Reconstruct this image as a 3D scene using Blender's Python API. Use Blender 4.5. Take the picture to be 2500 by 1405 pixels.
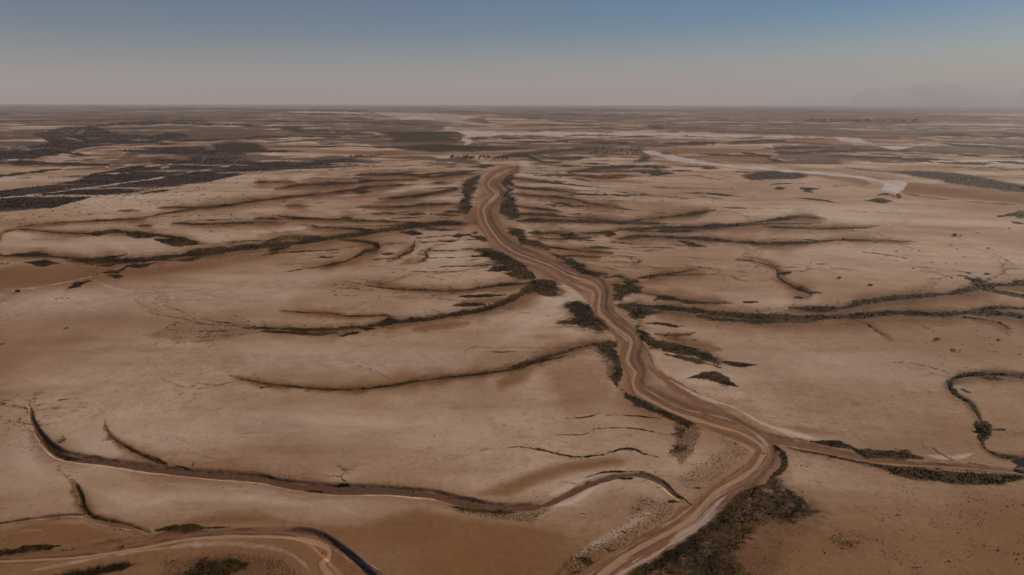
import bpy, math, random
import numpy as np
from mathutils import Matrix, Vector
R = math.radians
for o in list(bpy.data.objects): bpy.data.objects.remove(o)
C = bpy.context.scene.collection
scn = bpy.context.scene
rng = np.random.default_rng(7); random.seed(7)

# ---------------------------------------------------------------- camera
H = 120.0; FPX = 1689.0; CX, CY = 1250.0, 702.5
PITCH = math.atan((CY - 253.5) / FPX); ROLL = R(0.13)
ROT = Matrix.Rotation(R(90) - PITCH, 3, 'X') @ Matrix.Rotation(ROLL, 3, 'Z')
cam = bpy.data.cameras.new('camera'); camo = bpy.data.objects.new('camera', cam); C.objects.link(camo)
cam.sensor_width = 36; cam.lens = FPX / 2500 * 36; cam.clip_start = 1; cam.clip_end = 300000
camo.matrix_world = Matrix.Translation((0, 0, H)) @ ROT.to_4x4()
scn.camera = camo
# ---------------------------------------------------------------- sky, sun, exposure
SUN_EL, SUN_AZ = 28.0, 58.0            # degrees; azimuth clockwise from the view direction (+Y)
w = bpy.data.worlds.new('World'); scn.world = w; w.use_nodes = True
nt = w.node_tree; bg = nt.nodes['Background']
sky = nt.nodes.new('ShaderNodeTexSky'); sky.sky_type = 'NISHITA'; sky.sun_disc = False
sky.sun_elevation = R(SUN_EL); sky.sun_rotation = R(SUN_AZ)
sky.altitude = 0; sky.air_density = 1.0; sky.dust_density = 0.5; sky.ozone_density = 5.0
hs = nt.nodes.new('ShaderNodeHueSaturation'); hs.inputs['Saturation'].default_value = 2.1; hs.inputs['Value'].default_value = 0.90
nt.links.new(sky.outputs[0], hs.inputs['Color']); nt.links.new(hs.outputs[0], bg.inputs['Color'])
bg.inputs['Strength'].default_value = 0.050
sl = bpy.data.lights.new('sun', 'SUN'); so = bpy.data.objects.new('sun', sl); C.objects.link(so)
sl.energy = 5.0; sl.angle = R(1.5); sl.color = (1.0, 0.88, 0.75)
sd = Vector((math.sin(R(SUN_AZ)) * math.cos(R(SUN_EL)), math.cos(R(SUN_AZ)) * math.cos(R(SUN_EL)), math.sin(R(SUN_EL))))
so.rotation_euler = sd.to_track_quat('Z', 'Y').to_euler(); so.location = (0, 0, 500)
vs = scn.view_settings; vs.view_transform = 'Standard'; vs.look = 'None'; vs.exposure = 0.0; vs.gamma = 1
scn.cycles.volume_bounces = 1

# ---------------------------------------------------------------- survey helpers
RM = np.array(ROT)
def at(x, y, z=0.0):
    """point of the ground plane seen at surveyed picture point (x, y)"""
    d = RM @ np.array([(x - CX) / FPX, -(y - CY) / FPX, -1.0])
    t = (z - H) / d[2]
    return np.array([d[0] * t, d[1] * t, z])
def at_many(x, y):
    d = RM @ np.stack([(x - CX) / FPX, -(y - CY) / FPX, -np.ones_like(x)])
    t = -H / d[2]
    return d[0] * t, d[1] * t
def px_of(X, Y):
    P = RM.T @ np.stack([X, Y, np.full_like(X, -H)])
    zz = np.minimum(P[2], -1e-3)
    return CX + FPX * P[0] / -zz, CY - FPX * P[1] / -zz

# survey raster of the flat: one sheet of values per ground cover, later sampled onto the terrain mesh
X0, Y0, NX, NY = -350, 255, 3200, 1245
LAY = {k: np.zeros((NY, NX), np.float32) for k in 'vmrsbtwdkhpqgu'}
def spline(p):
    p = np.array(p, float)
    if len(p) < 3: return p
    q = np.vstack([2 * p[0] - p[1], p, 2 * p[-1] - p[-2]]); out = []
    for i in range(1, len(q) - 2):
        n = max(2, int(np.hypot(*(q[i + 1] - q[i])[:2]) / 9))
        for t in np.linspace(0, 1, n, endpoint=False):
            a, b, c, d = q[i - 1:i + 3]
            out.append(0.5 * (2 * b + (c - a) * t + (2 * a - 5 * b + 4 * c - d) * t * t + (3 * b - a - 3 * c + d) * t ** 3))
    out.append(q[-2]); return np.array(out)
def seg_d(gx, gy, a, b):
    dx, dy = b[0] - a[0], b[1] - a[1]; L = dx * dx + dy * dy + 1e-9
    t = np.clip(((gx - a[0]) * dx + (gy - a[1]) * dy) / L, 0, 1)
    return np.hypot(gx - a[0] - t * dx, gy - a[1] - t * dy), t
def win(xa, ya, xb, yb):
    i0 = max(0, int(xa - X0)); i1 = min(NX, int(xb - X0) + 2); j0 = max(0, int(ya - Y0)); j1 = min(NY, int(yb - Y0) + 2)
    if i1 <= i0 or j1 <= j0: return None
    gy, gx = np.mgrid[j0:j1, i0:i1].astype(np.float32)
    return (slice(j0, j1), slice(i0, i1)), gx + X0, gy + Y0
def S(lay, data, w=None, a=1.0, soft=0.7, wob=1.0):
    """stroke: 'x y w x y w ...' or, with w given, 'x y x y ...'"""
    v = [float(t) for t in data.split()]
    p = [v[i:i + 2] + [w] for i in range(0, len(v), 2)] if w else [v[i:i + 3] for i in range(0, len(v), 3)]
    if len(p) == 2:
        n = max(5, int(math.hypot(p[1][0] - p[0][0], p[1][1] - p[0][1]) / 8))
        p = [[p[0][q] + (p[1][q] - p[0][q]) * t for q in range(3)] for t in np.linspace(0, 1, n)]
    p = spline(p); n = len(p)
    if wob and n > 3:
        p[1:-1, :2] += rng.normal(0, .35 * wob, (n - 2, 2)); wv = rng.normal(0, 1, n + 6); wv = np.convolve(wv, np.ones(4) / 4, 'same')[3:n + 3]
        wk = wob / (1 + p[:, 2] / 7); p[:, 2] *= np.clip(1 + wv * 1.1 * wk + rng.uniform(-.3, .3, n) * wk, .35, 2)
        if wob == 1 and 't' not in lay and 'b' not in lay:
            e = np.minimum(np.arange(n), np.arange(n)[::-1]); inx = (p[:, 0] > 5) & (p[:, 0] < 2495) | (e > 4); p[:, 2] *= np.where(inx, np.clip(.35 + .17 * e, 0, 1), 1)
    p[:, 2] = np.maximum(p[:, 2], .7)
    for q0, q1 in zip(p[:-1], p[1:]):
        m = max(q0[2], q1[2]) * (1 + soft) + 1.5
        k = win(min(q0[0], q1[0]) - m, min(q0[1], q1[1]) - m, max(q0[0], q1[0]) + m, max(q0[1], q1[1]) + m)
        if not k: continue
        sl_, gx, gy = k; d, t = seg_d(gx, gy, q0, q1); ww = q0[2] + (q1[2] - q0[2]) * t
        e = np.clip((ww * (1 + soft) - d) / (2 * soft * ww + .4), 0, 1)
        for L_, a_ in zip(lay, a if isinstance(a, tuple) else (a,) * len(lay)):
            A = LAY[L_][sl_]; np.maximum(A, e * a_, out=A)
def depth(data, w=None, k=.13, wide=1.0):
    """carve a channel: depth in metres follows its real width"""
    v = [float(t) for t in data.split()]
    p = spline([v[i:i + 2] + [w] for i in range(0, len(v), 2)] if w else [v[i:i + 3] for i in range(0, len(v), 3)])
    for q0, q1 in zip(p[:-1], p[1:]):
        m = max(q0[2], q1[2]) * 1.5 * wide + 2
        kk = win(min(q0[0], q1[0]) - m, min(q0[1], q1[1]) - m, max(q0[0], q1[0]) + m, max(q0[1], q1[1]) + m)
        if not kk: continue
        sl_, gx, gy = kk; d, t = seg_d(gx, gy, q0, q1); ww = (q0[2] + (q1[2] - q0[2]) * t) * wide
        mpp = H / math.sin(max(.02, PITCH + math.atan((q0[1] - CY) / FPX))) / FPX
        e = np.clip((ww * 1.35 - d) / (.6 * ww), 0, 1); e = e * e * (3 - 2 * e)
        A = LAY['h'][sl_]; np.maximum(A, e * np.minimum(ww * 2 * mpp * k, 3.0), out=A)
def creek(data, w=None, v=1.0, soft=.8, k=.24, b=.8, rim=.5):
    q = [float(t) for t in data.split()]
    if w: S('g', data, w * 1.7 + 1.5, .85, 1.0)
    else: S('g', ' '.join('%g %g %g' % (q[i], q[i + 1] + .4 * q[i + 2], q[i + 2] * 1.6 + 1.5) for i in range(0, len(q), 3)), a=.85, soft=1.0)
    if not w: data = ' '.join('%g %g %g' % (q[i], q[i + 1], max(1, q[i + 2] * .78)) for i in range(0, len(q), 3))
    S('v', data, w, v, soft); S('k', data, w, b, soft * .7); depth(data, w, k)
    if not w and q[1] > 420: S('q', ' '.join('%g %g %g' % (q[i], q[i + 1] + q[i + 2] * .9, q[i + 2] * 2.6 + 5) for i in range(0, len(q), 3)), a=.85, soft=.95)
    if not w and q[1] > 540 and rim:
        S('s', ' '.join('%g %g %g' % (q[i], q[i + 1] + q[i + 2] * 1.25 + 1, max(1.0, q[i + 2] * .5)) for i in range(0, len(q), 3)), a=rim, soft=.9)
def twigs(data, n, ln, seed, a=1, side=0, ang=(25, 70)):
    """hair-thin runnels feeding a creek"""
    r = np.random.default_rng(seed); v = [float(t) for t in data.split()]; p = spline([v[i:i + 3] for i in range(0, len(v), 3)])
    for q in range(n):
        i = r.integers(2, len(p) - 2); d = p[i + 1, :2] - p[i - 1, :2]; d /= np.hypot(*d) + 1e-9; sg = side or r.choice((-1, 1)); th = sg * R(r.uniform(*ang)) + (math.pi if r.random() < .7 else 0)
        e = np.array([d[0] * math.cos(th) - d[1] * math.sin(th), (d[0] * math.sin(th) + d[1] * math.cos(th)) * .6]); L_ = ln * r.uniform(.3, 1.2); x, y, w0 = p[i]; pts = []
        for k in range(5): pts.append('%g %g %g' % (x, y, max(.8, 2.0 - .28 * k))); x += e[0] * L_ / 4 + r.normal(0, 1.2); y += e[1] * L_ / 4 + r.normal(0, .8)
        S('g', ' '.join(pts), a=a * r.uniform(.6, 1), wob=.5)
        if r.random() < .4: S('v', pts[2] + ' %g %g 1' % (x + r.normal(0, L_ * .25), y + r.normal(0, L_ * .12)), a=a * .6, wob=0)
def braid(data, lay, n, lo, hi, w, a, inside='b', seed=1):
    """broken flow lines alongside a channel, kept inside its bed"""
    r = np.random.default_rng(seed); v = [float(t) for t in data.split()]
    p = spline([v[i:i + 3] for i in range(0, len(v), 3)]); tg = np.gradient(p[:, :2], axis=0); tg /= np.linalg.norm(tg, axis=1)[:, None] + 1e-9
    keep = LAY[lay]; LAY[lay] = np.zeros_like(keep)
    for q in range(n):
        i0 = r.integers(0, len(p) - 8); i1 = min(len(p), i0 + r.integers(8, 45)); o = r.uniform(lo, hi); sc = np.interp(p[i0:i1, 1], [410, 700, 1000, 1400], [.45, .8, 1, 1.35])
        pts = p[i0:i1, :2] + np.stack([-tg[i0:i1, 1], tg[i0:i1, 0]], 1) * (o * sc * (1 + .25 * np.sin(np.arange(i1 - i0) * r.uniform(.05, .3) + r.uniform(0, 6))))[:, None]
        S(lay, ' '.join('%g %g %g' % (x_, y_, w * r.uniform(.6, 1.5) * s_ * min(1, .3 + t_ * .25, .3 + (i1 - i0 - 1 - t_) * .25)) for t_, ((x_, y_), s_) in enumerate(zip(pts[::3], sc[::3]))), a=a * r.uniform(.5, 1), soft=.7, wob=.5)
    LAY[lay] = np.maximum(keep, LAY[lay] * LAY[inside])
def P(lay, data, a=1.0, soft=4.0):
    if lay == 'r': lay = 'q'; soft *= 1.9
    if lay == 'v':
        if data.split()[1] != '_': P('u', data, a, soft * 3.2)
        lay = 'p'; soft *= 1.7
    v = [float(t) for t in data.split()]; p = [(v[i], v[i + 1]) for i in range(0, len(v), 2)]
    xs = [q[0] for q in p]; ys = [q[1] for q in p]
    k = win(min(xs) - soft, min(ys) - soft, max(xs) + soft, max(ys) + soft)
    if not k: return
    sl_, gx, gy = k; D = np.full(gx.shape, 1e9, np.float32); ins = np.zeros(gx.shape, bool)
    for q0, q1 in zip(p, p[1:] + p[:1]):
        # ground covers are foreshortened: measure their soft edge with depth stretched
        d, _ = seg_d(gx, gy, q0, q1); D = np.minimum(D, d)
        if q0[1] != q1[1]:
            ins ^= ((gy > min(q0[1], q1[1])) & (gy <= max(q0[1], q1[1])) & (gx < (q1[0] - q0[0]) * (gy - q0[1]) / (q1[1] - q0[1]) + q0[0]))
    sd_ = np.where(ins, D, -D); e = np.clip(sd_ / (2 * soft) + .5, 0, 1); e = e * e * (3 - 2 * e)
    for L_, a_ in zip(lay, a if isinstance(a, tuple) else (a,) * len(lay)):
        A = LAY[L_][sl_]; np.maximum(A, e * a_, out=A)

# ======================================================= SURVEY OF THE FLAT
# --- main channel
MAIN = '1255 410 3 1225 420 4 1196 437 4 1193 452 4 1205 462 4 1214 473 4 1208 483 4 1190 495 4 1181 510 4 1184 525 4 1190 542 4 1205 568 4 1225 592 4 1242 605 4 1266 617 4 1300 628 4 1342 644 4.5 1383 667 5 1424 681 5 1456 694 5 1465 714 5 1461 740 5 1464 758 5.5 1477 773 5.5 1504 796 6 1530 812 6 1541 826 7 1536 847 7 1532 868 7 1544 890 7 1552 902 6 1545 922 6 1556 950 6.5 1599 975 7 1671 1008 7 1743 1029 7 1800 1044 7 1844 1065 7 1867 1083 8 1863 1100 8 1844 1130 8 1815 1155 9 1761 1187 9 1718 1223 10 1696 1249 11 1653 1284 11 1599 1313 11 1545 1342 12 1463 1403 13 1380 1465 14'
P('b', '1262 404 1215 411 1195 421 1180 435 1172 460 1160 490 1150 515 1128 541 1165 549 1185 575 1195 600 1240 624 1290 650 1310 679 1375 688 1405 705 1440 742 1458 770 1496 799 1506 827 1512 860 1520 899 1521 947 1581 973 1696 1022 1760 1052 1820 1072 1850 1086 1835 1110 1800 1142 1740 1185 1700 1225 1660 1232 1640 1260 1540 1320 1470 1375 1420 1405 1340 1465 1430 1470 1500 1420 1560 1375 1640 1320 1700 1285 1750 1235 1800 1197 1870 1175 1908 1127 1893 1085 1880 1058 1779 1003 1707 956 1620 905 1585 880 1570 847 1568 824 1542 794 1500 758 1496 725 1497 700 1474 680 1425 672 1395 655 1340 628 1270 600 1262 578 1232 566 1216 524 1226 486 1236 462 1218 440 1230 424 1262 412', 1, 3)
def scaled(d, f, g=0):
    v = d.split(); return ' '.join(v[i] + ' ' + v[i + 1] + ' %g' % (float(v[i + 2]) * f + g) for i in range(0, len(v), 3))
S('q', scaled(MAIN, 6, 14), a=.8, soft=.95, wob=0); S('r', scaled(MAIN, 2.3, 5), a=1, soft=.8, wob=.6); S('k', scaled(MAIN, .62, 2.0), soft=.3, wob=.6, a=.75); S('t', scaled(MAIN, .62), soft=.4, wob=.5, a=.95); depth(MAIN, k=.22)
braid(MAIN, 'k', 170, -34, 34, 1.5, .75, seed=3); braid(MAIN, 's', 90, -34, 34, 1.8, .95, seed=4); braid(MAIN, 'r', 50, -34, 34, 4, .9, seed=5)
depth(MAIN, k=.075, wide=3.4)
S('s', '1255 410 3 1225 420 4 1196 437 5 1195 452 6 1207 462 6 1214 473 5 1205 484 4 1188 497 4 1180 512 4', soft=.4, a=1)
S('s', '1180 512 4 1184 525 3 1190 542 3 1205 568 2', soft=.4, a=.6)
# braid lines inside the bed
S('k', '1200 437 1222 462 1218 480 1200 497 1194 520 1200 545 1222 580 1250 600 1300 618 1345 636 1390 658 1430 672', 1.6, .8)
S('k', '1440 683 1472 702 1474 735 1478 757 1510 788 1541 808 1556 826 1548 850 1542 868 1556 896 1560 915 1570 945 1620 972 1690 1002 1760 1024', 1.7, .8)
S('k', '1170 478 1165 520 1182 545 1192 575 1215 600 1262 624 1320 648 1375 672 1410 684', 1.2, .6)
S('k', '1420 690 1448 706 1452 740 1452 762 1490 794 1518 818 1524 846 1518 874 1530 900 1532 925 1542 950 1600 982', 1.5, .55)
S('b', '1570 845 1600 900 1650 940 1720 985 1800 1030 1860 1062', 8, .8)
S('r', '1585 890 1640 930 1720 985 1800 1028', 13, .9, .6)
S('k', '1850 1080 1832 1110 1800 1140 1745 1180 1700 1215 1640 1262 1560 1306 1480 1350 1410 1400', 2.2, .7)
S('k', '1875 1100 1860 1130 1825 1160 1775 1196 1735 1230', 2, .7)
S('s', '1779 1198 8 1752 1222 13 1725 1256 18 1700 1280 14 1671 1297 10 1620 1336 8 1581 1362 7 1527 1392 7 1460 1440 7', a=.9, soft=.6)
S('s', '1635 922 4 1707 961 5 1790 986 4 1851 1019 4 1914 1044 5 1968 1058 4 2022 1069 3', a=.9, soft=.5)
S('s', '1880 1064 1905 1090 1912 1110 1920 1124', 3.5, 1)
S('s', '1353 683 5 1400 712 8 1440 742 4', a=.7, soft=.7)
S('s', '1600 840 4 1610 880 8 1640 915 9', a=.6, soft=.8)
# --- veg beside it (upper)
P('v', '1132 441 1160 425 1178 424 1171 436 1162 455 1161 469 1153 482 1153 502 1138 523 1117 518 1122 495 1130 479 1120 461', 1, 6)
P('v', '1227 436 1262 412 1250 440 1247 475 1262 500 1275 525 1262 540 1235 530 1215 520 1222 495 1232 466 1220 448', 1, 5)
P('v', '1232 552 1266 558 1290 576 1312 588 1345 609 1304 606 1278 601 1258 589 1238 572', 1, 4)
P('v', '1337 612 1368 619 1404 635 1424 645 1458 660 1490 666 1476 678 1445 676 1404 657 1383 640', 1, 5)
P('v', '1132 609 1184 603 1260 622 1282 640 1296 662 1315 681 1296 688 1262 680 1240 662 1196 660 1228 648 1196 634 1172 619', 1, 5)
P('v', '1290 686 1330 680 1356 684 1366 700 1376 716 1342 724 1310 712 1286 720', 1, 6)
P('v', '1371 742 1404 736 1437 745 1455 763 1473 783 1493 801 1465 809 1419 798 1394 793 1360 788 1400 771 1390 755', 1, 7)
P('v', '1440 830 1504 827 1508 842 1513 860 1521 899 1523 945 1510 938 1490 915 1486 880 1470 860 1450 847', 1, 6)
P('v', '1524 943 1560 958 1599 982 1700 1022 1703 1038 1640 1022 1590 1004 1548 990 1530 965', 1, 7)
P('v', '1496 692 1515 694 1530 680 1548 696 1562 712 1522 717 1516 732 1497 732', 1, 4)
P('v', '1509 742 1547 745 1624 753 1573 771 1560 782 1535 765 1517 758', 1, 6)
P('v', '1565 786 1578 801 1605 826 1676 842 1740 863 1770 876 1752 882 1676 866 1612 849 1586 850 1573 835 1563 809', 1, 6)
S('v', '1765 876 5 1810 884 3 1850 886 1.5'); S('v', '1619 858 4 1727 881 5 1778 896 3', a=.8, soft=.9)
S('v', '1624 824 3 1660 826 3 1701 826 1.5'); S('v', '1595 812 1650 815 1700 808', 8, .6, .9); S('r', '1600 812 1700 835 1760 850', 16, .9, .9)
S('v', '1568 785 2 1624 787 4 1650 792 6 1685 790 3', a=.9)
S('v', '1678 918 1.5 1710 912 5 1743 913 8 1775 925 6 1804 936 2')
S('v', '1640 1012 1690 1030', 10, .8, .9); P('d', '1640 1020 1700 1025 1715 1050 1700 1100 1660 1140 1640 1110 1648 1060', 1, 12)
P('v', '1645 1036 1690 1030 1700 1046 1660 1070 1645 1060', .75, 8); P('v', '1645 1080 1690 1085 1670 1105 1640 1110', .7, 8)
# --- tributaries, left of the channel
creek('0 584 1.5 38 563 1.5 179 573 3 282 569 4 371 576 4 448 589 3 494 601 3', soft=.6)
S('v', '208 574 262 574', 5); S('v', '313 578 340 582 372 582', 8, .9); S('v', '379 590 430 597 482 601', 8, 1)
S('s', '371 572 448 585 494 598', 1.3, .8)
creek('0 628 3 60 628 3 102 626 6 130 630 4 231 638 4 307 624 4'); S('v', '61 645 3 100 646 6 149 645 3', soft=.7)
creek('164 640 3 231 641 6 290 639 6 359 637 6 430 628 6 500 619 8 570 612 6 640 604 6 710 597 7 799 585 6 876 574 7 940 563 5 980 555 6 1043 548 6 1100 543 6 1158 541 5')
S('v', '230 655 359 640 440 640 500 628', 5, .8, .8); S('v', '655 619 710 604', 7, .7, .9)
S('v', '307 655 5 359 652 4 397 641 2'); S('v', '223 682 2 250 672 3 290 667 4 307 657 3'); S('v', '169 707 6 195 698 6 218 689 3'); S('v', '135 732 154 730 170 729', 3.5); S('v', '165 705 154 730', 1.5)
S('v', '262 677 305 681', 5, .9); S('v', '33 719 50 714', 4)
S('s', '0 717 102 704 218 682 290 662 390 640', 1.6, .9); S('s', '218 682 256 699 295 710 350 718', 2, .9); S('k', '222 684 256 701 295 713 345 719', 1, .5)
P('r', '-340 680 0 653 77 650 164 648 359 642 512 625 640 614 760 598 900 588 890 600 700 634 640 642 551 652 384 683 307 685 218 706 115 718 0 738 -340 775', .85, 12)
creek('753 654 1.5 780 650 3 810 645 4.5 851 635 2 892 614 4 915 609 6 918 600 5 876 591 3 830 589 3'); S('v', '671 668 1 720 660 1 753 654 2', a=.8)
S('v', '979 568 6 1005 570 9 1030 573 5', a=.9, soft=.8); creek('1012 585 2 1010 598 2 1004 612 2 979 623 3 958 635 1.5', v=.9)
creek('1061 601 1 1035 614 1.5 1045 625 2 1030 635 1.5 991 645 1.2', v=.9)
S('v', '1107 578 1148 572', 5, .9); S('v', '1150 577 1180 583 1204 592', 7, .9); S('k', '1150 568 1164 571', 5, 1)
S('v', '1194 662 1242 658', 3); S('v', '922 666 1000 664 1100 664 1194 662', .9, .8)
T3 = '889 694 1.2 953 703 1.6 1056 708 2.2 1132 708 1.6 1158 704 3 1210 698 4.5 1262 692 4.5 1300 686 5'; creek(T3)
for s_ in ('889 694 897 683 863 678', '885 692 850 687 825 683', '828 701 860 703 889 707 930 706', '763 703 780 696 838 694 885 696', '810 721 840 720 876 721'): S('v', s_, 1, .85)
P('d', '743 714 763 699 825 683 915 678 930 690 876 710 825 724', .5, 10); P('d', '890 668 960 655 1060 640 1100 655 1000 672 920 672', .3, 8)
creek('681 755 1 740 760 1 805 763 2 838 769 1.8 876 769 1.3 940 769 1.2 974 777 2'); P('d', '690 748 760 742 810 755 800 765 700 762', .4, 8)
T2 = '610 796 1.5 660 798 3 697 800 3.5 799 802 4.5 876 795 5 940 787 6 1004 781 6 1081 771 6 1158 758 6.5 1222 740 6 1262 722 6 1291 704 5 1317 683 3'; creek(T2)
S('s', '700 795 799 796 876 789 940 780 1081 762 1158 749 1222 730', 1.6, .75)
S('v', '881 801 915 800', 7); S('v', '828 819 3 850 814 5 881 809 4'); S('v', '640 806 722 810 775 813 825 809', 7, .75, .9); S('v', '940 781 995 782', 6, .9)
S('v', '1122 723 4 1180 722 5 1235 720 4'); S('v', '1107 745 2 1184 742 4'); S('r', '1107 745 1184 735 1235 728', 9, .9, .8)
P('d', '346 812 436 781 500 766 564 763 628 786 640 812 564 832 440 832 384 830', .75, 12)
for s_ in ('502 780 589 791 640 797', '410 796 440 786', '466 808 540 803 615 797', '400 823 470 818 538 814 600 807', '560 765 600 780 620 792'): S('v', s_, 1, .85)
P('r', '346 812 436 781 564 768 640 790 640 815 500 830', .35, 16)
T5 = '575 916 1 620 925 1.8 674 934 2.4 746 941 3 818 946 3.5 889 943 3.5 969 932 3.8 1051 922 4 1159 911 4.5 1262 896 5.5 1304 878 7 1368 857 6 1432 839 5 1504 827 4'; creek(T5, v=.8, b=1)
S('v', '1240 896 3 1300 884 6 1340 876 6 1383 863 3', a=.85, soft=.9)
for s_ in ('870 889 907 898 940 915 969 930', '596 948 640 942 680 935', '1140 855 1200 860 1270 858 1330 862', '605 926 640 940 660 936'): S('v', s_, 1.1, .8)
P('r', '1305 885 1400 862 1490 875 1525 940 1500 980 1420 1004 1360 1000 1325 960', .6, 24); P('r', '1190 935 1250 898 1320 884 1290 915 1255 945 1200 958', .8, 9)
P('v', '1435 835 1490 850 1500 900 1480 890 1430 852', .6, 10)
S('r', '1010 802 1070 794 1145 786', 13, .8, .7); S('r', '966 724 1100 716', 9, .5, .8); S('r', '1080 705 1262 675', 9, .5, .8)
S('r', '930 582 1000 575', 9, .5, .8); S('r', '1260 690 1290 660', 10, .7, .9); S('r', '1300 820 1460 828', 12, .45, .9)
# --- big lower creek
T12 = '72 990 2.5 75 1002 4 80 1025 6 104 1065 9 151 1101 11 252 1119 8 359 1135 9 467 1148 9 560 1157 10 640 1165 10 674 1175 10 746 1187 11 836 1195 12 943 1197 10 1051 1207 10 1123 1224 11 1195 1235 10 1260 1237 9 1312 1232 9 1366 1213 8 1438 1180 7 1510 1161 6 1563 1158 6 1617 1177 6 1642 1202 5 1671 1223 4'
S('q', T12.replace(' 10 ', ' 34 ').replace(' 9 ', ' 30 ').replace(' 11 ', ' 38 '), a=.8, soft=.95, wob=0); S('k', T12, a=.9, soft=.3); S('r', T12, a=1, soft=.8); depth(T12, k=.24)
braid(T12, 'k', 1, -5, 5, 1, 1, 'k'); 
S('d', T12.replace(' 10 ', ' 15 ').replace(' 9 ', ' 14 '), a=.45, soft=.9)
S('v', '104 1065 6 151 1101 7 200 1110 4', a=.75)
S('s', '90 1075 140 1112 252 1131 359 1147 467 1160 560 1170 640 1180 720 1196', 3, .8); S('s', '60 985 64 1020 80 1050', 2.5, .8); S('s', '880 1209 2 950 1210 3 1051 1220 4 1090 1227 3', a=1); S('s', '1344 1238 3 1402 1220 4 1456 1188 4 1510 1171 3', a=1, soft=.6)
S('s', '1340 1205 7 1400 1180 9 1440 1160 8', a=.7, soft=.8); S('s', '1608 1184 1635 1205 1660 1225', 3.5, .9)
for s_ in ('75 995 40 988 5 982', '74 992 60 975 50 968', '75 992 85 975 90 962', '22 1053 50 1048 76 1044', '36 1015 60 1020 78 1028', '20 1024 50 1026 76 1030', '60 1075 80 1072 100 1072', '62 1085 85 1082 104 1080', '28 958 60 970 72 985', '80 990 130 975 200 966', '70 1100 100 1095 120 1095'): S('v', s_, 1.0, .8)
P('d', '0 1000 80 1010 110 1080 130 1130 60 1110 10 1060', .5, 14)
creek('255 1018 1.2 259 1044 2 287 1072 3 341 1101 5 388 1120 7 404 1128 4', v=.8, soft=.7); S('s', '200 1040 245 1055 290 1085 340 1112', 2, .5); S('v', '404 1125 2 440 1134 2 467 1139 2', a=.9); S('v', '467 1139 471 1122', 1.6, .9); S('d', '380 1115 470 1135 640 1150 800 1178', 7, .7)
S('v', '742 1196 4 765 1198 7 790 1198 4'); S('v', '814 1184 3 835 1183 6 854 1184 4'); S('d', '820 1132 843 1152 868 1180', 6, .9); S('r', '735 1135 900 1130', 10, .3, .9)
S('v', '1087 1234 3 1140 1243 6 1200 1248 7 1262 1249 5', a=.8, soft=1); P('d', '1080 1238 1260 1245 1340 1242 1300 1280 1220 1275 1130 1258', .9, 12)
S('s', '400 1175 500 1185 650 1200 790 1225 880 1262', 9, .5, .9)
twigs(T12, 70, 34, 11); twigs(T12, 150, 12, 12, .7); twigs(T5, 70, 22, 13); twigs(T5, 60, 9, 14, .7); twigs(T2, 45, 40, 15); twigs(T3, 30, 34, 16); twigs('255 1018 1.2 259 1044 2 287 1072 3 341 1101 5 388 1120 7', 30, 20, 17)
twigs('172 1162 2 186 1180 5 196 1205 7 205 1234 6 223 1256 6 305 1275 4', 35, 16, 18); twigs('1330 1096 1.7 1402 1113 2 1474 1107 2 1527 1094 2 1600 1112 1', 30, 14, 19)
twigs('72 990 2.5 75 1002 4 80 1025 6 104 1065 9', 30, 60, 20, .7)
# small lines right of it
for s_, w_ in (('1474 1010 1540 1010 1617 1018', 1.2), ('1448 1044 1500 1042 1545 1044 1590 1050 1632 1058', 1.3), ('1380 1018 1430 1015 1470 1005', .9), ('1340 1058 1420 1058 1450 1045', .8),
               ('1240 1089 1276 1087 1330 1096 1402 1113 1440 1112 1474 1107 1527 1094 1560 1100 1571 1107 1614 1116', 1.7), ('1425 1165 1480 1152 1540 1150 1580 1152', 1.4), ('1660 1180 1690 1190 1720 1184', 1.6)):
    S('v', s_, w_, .9)
S('s', '1402 1117 1474 1112 1527 1100', 1.8, .7); S('d', '1474 1105 1527 1092 1580 1100', 7, .6)
P('r', '1159 1213 1165 1195 1262 1160 1320 1140 1384 1123 1491 1110 1530 1120 1520 1135 1400 1155 1294 1188 1240 1214', .85, 9)
S('s', '1225 1158 1300 1142', 6, .5, .8)
P('r', '384 1281 467 1245 560 1238 640 1241 728 1263 872 1277 961 1252 1033 1234 1087 1245 1262 1262 1380 1280 1440 1330 1400 1405 1330 1500 950 1500 870 1370 790 1308 720 1289 560 1283', .85, 16)
P('r', '1300 1258 1402 1225 1500 1190 1600 1200 1620 1240 1560 1290 1450 1340 1380 1400 1340 1500 1000 1500', .6, 18)
P('r', '-60 1285 0 1281 100 1262 190 1262 323 1292 180 1322 36 1346 -60 1350', .85, 8); S('s', '25 1300 60 1294 105 1292', 7, .5, 1)
S('r', '728 1216 915 1216', 10, .55, .8); S('r', '1008 1155 1100 1160', 7, .35, .9)
# --- bottom left creeks
creek('-40 1272 2.5 0 1271 2.5 108 1259 3 160 1253 2.5 205 1252 3', v=.7, b=1); creek('172 1162 2 186 1180 5 196 1205 7 205 1234 6 223 1256 6 270 1267 5 305 1275 4 363 1296 4', v=.65, soft=.8, b=.9)
S('s', '-40 1276 0 1275 108 1265 180 1257 212 1264 252 1279 341 1295', 2.2, .9); S('d', '155 1130 172 1160 205 1240 250 1265 360 1290', 9, .6)
S('v', '381 1293 8 420 1290 10 467 1288 8 520 1288 5 560 1287 3', soft=.8); S('v', '-40 1356 9 0 1350 9 60 1341 8 100 1336 8 151 1331 5', soft=.8)
BOT = '-60 1374 12 0 1368 12 180 1347 13 323 1327 15 467 1307 11 560 1302 10 640 1302 10 700 1303 12 755 1314 16 800 1340 22 850 1385 26 900 1430 26 960 1480 26'
S('b', BOT, soft=.3); depth(BOT, k=.15); S('r', BOT, a=.6, soft=.6)
S('d', BOT.replace(' 12 ', ' 16 '), a=.55, soft=.8)
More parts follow.
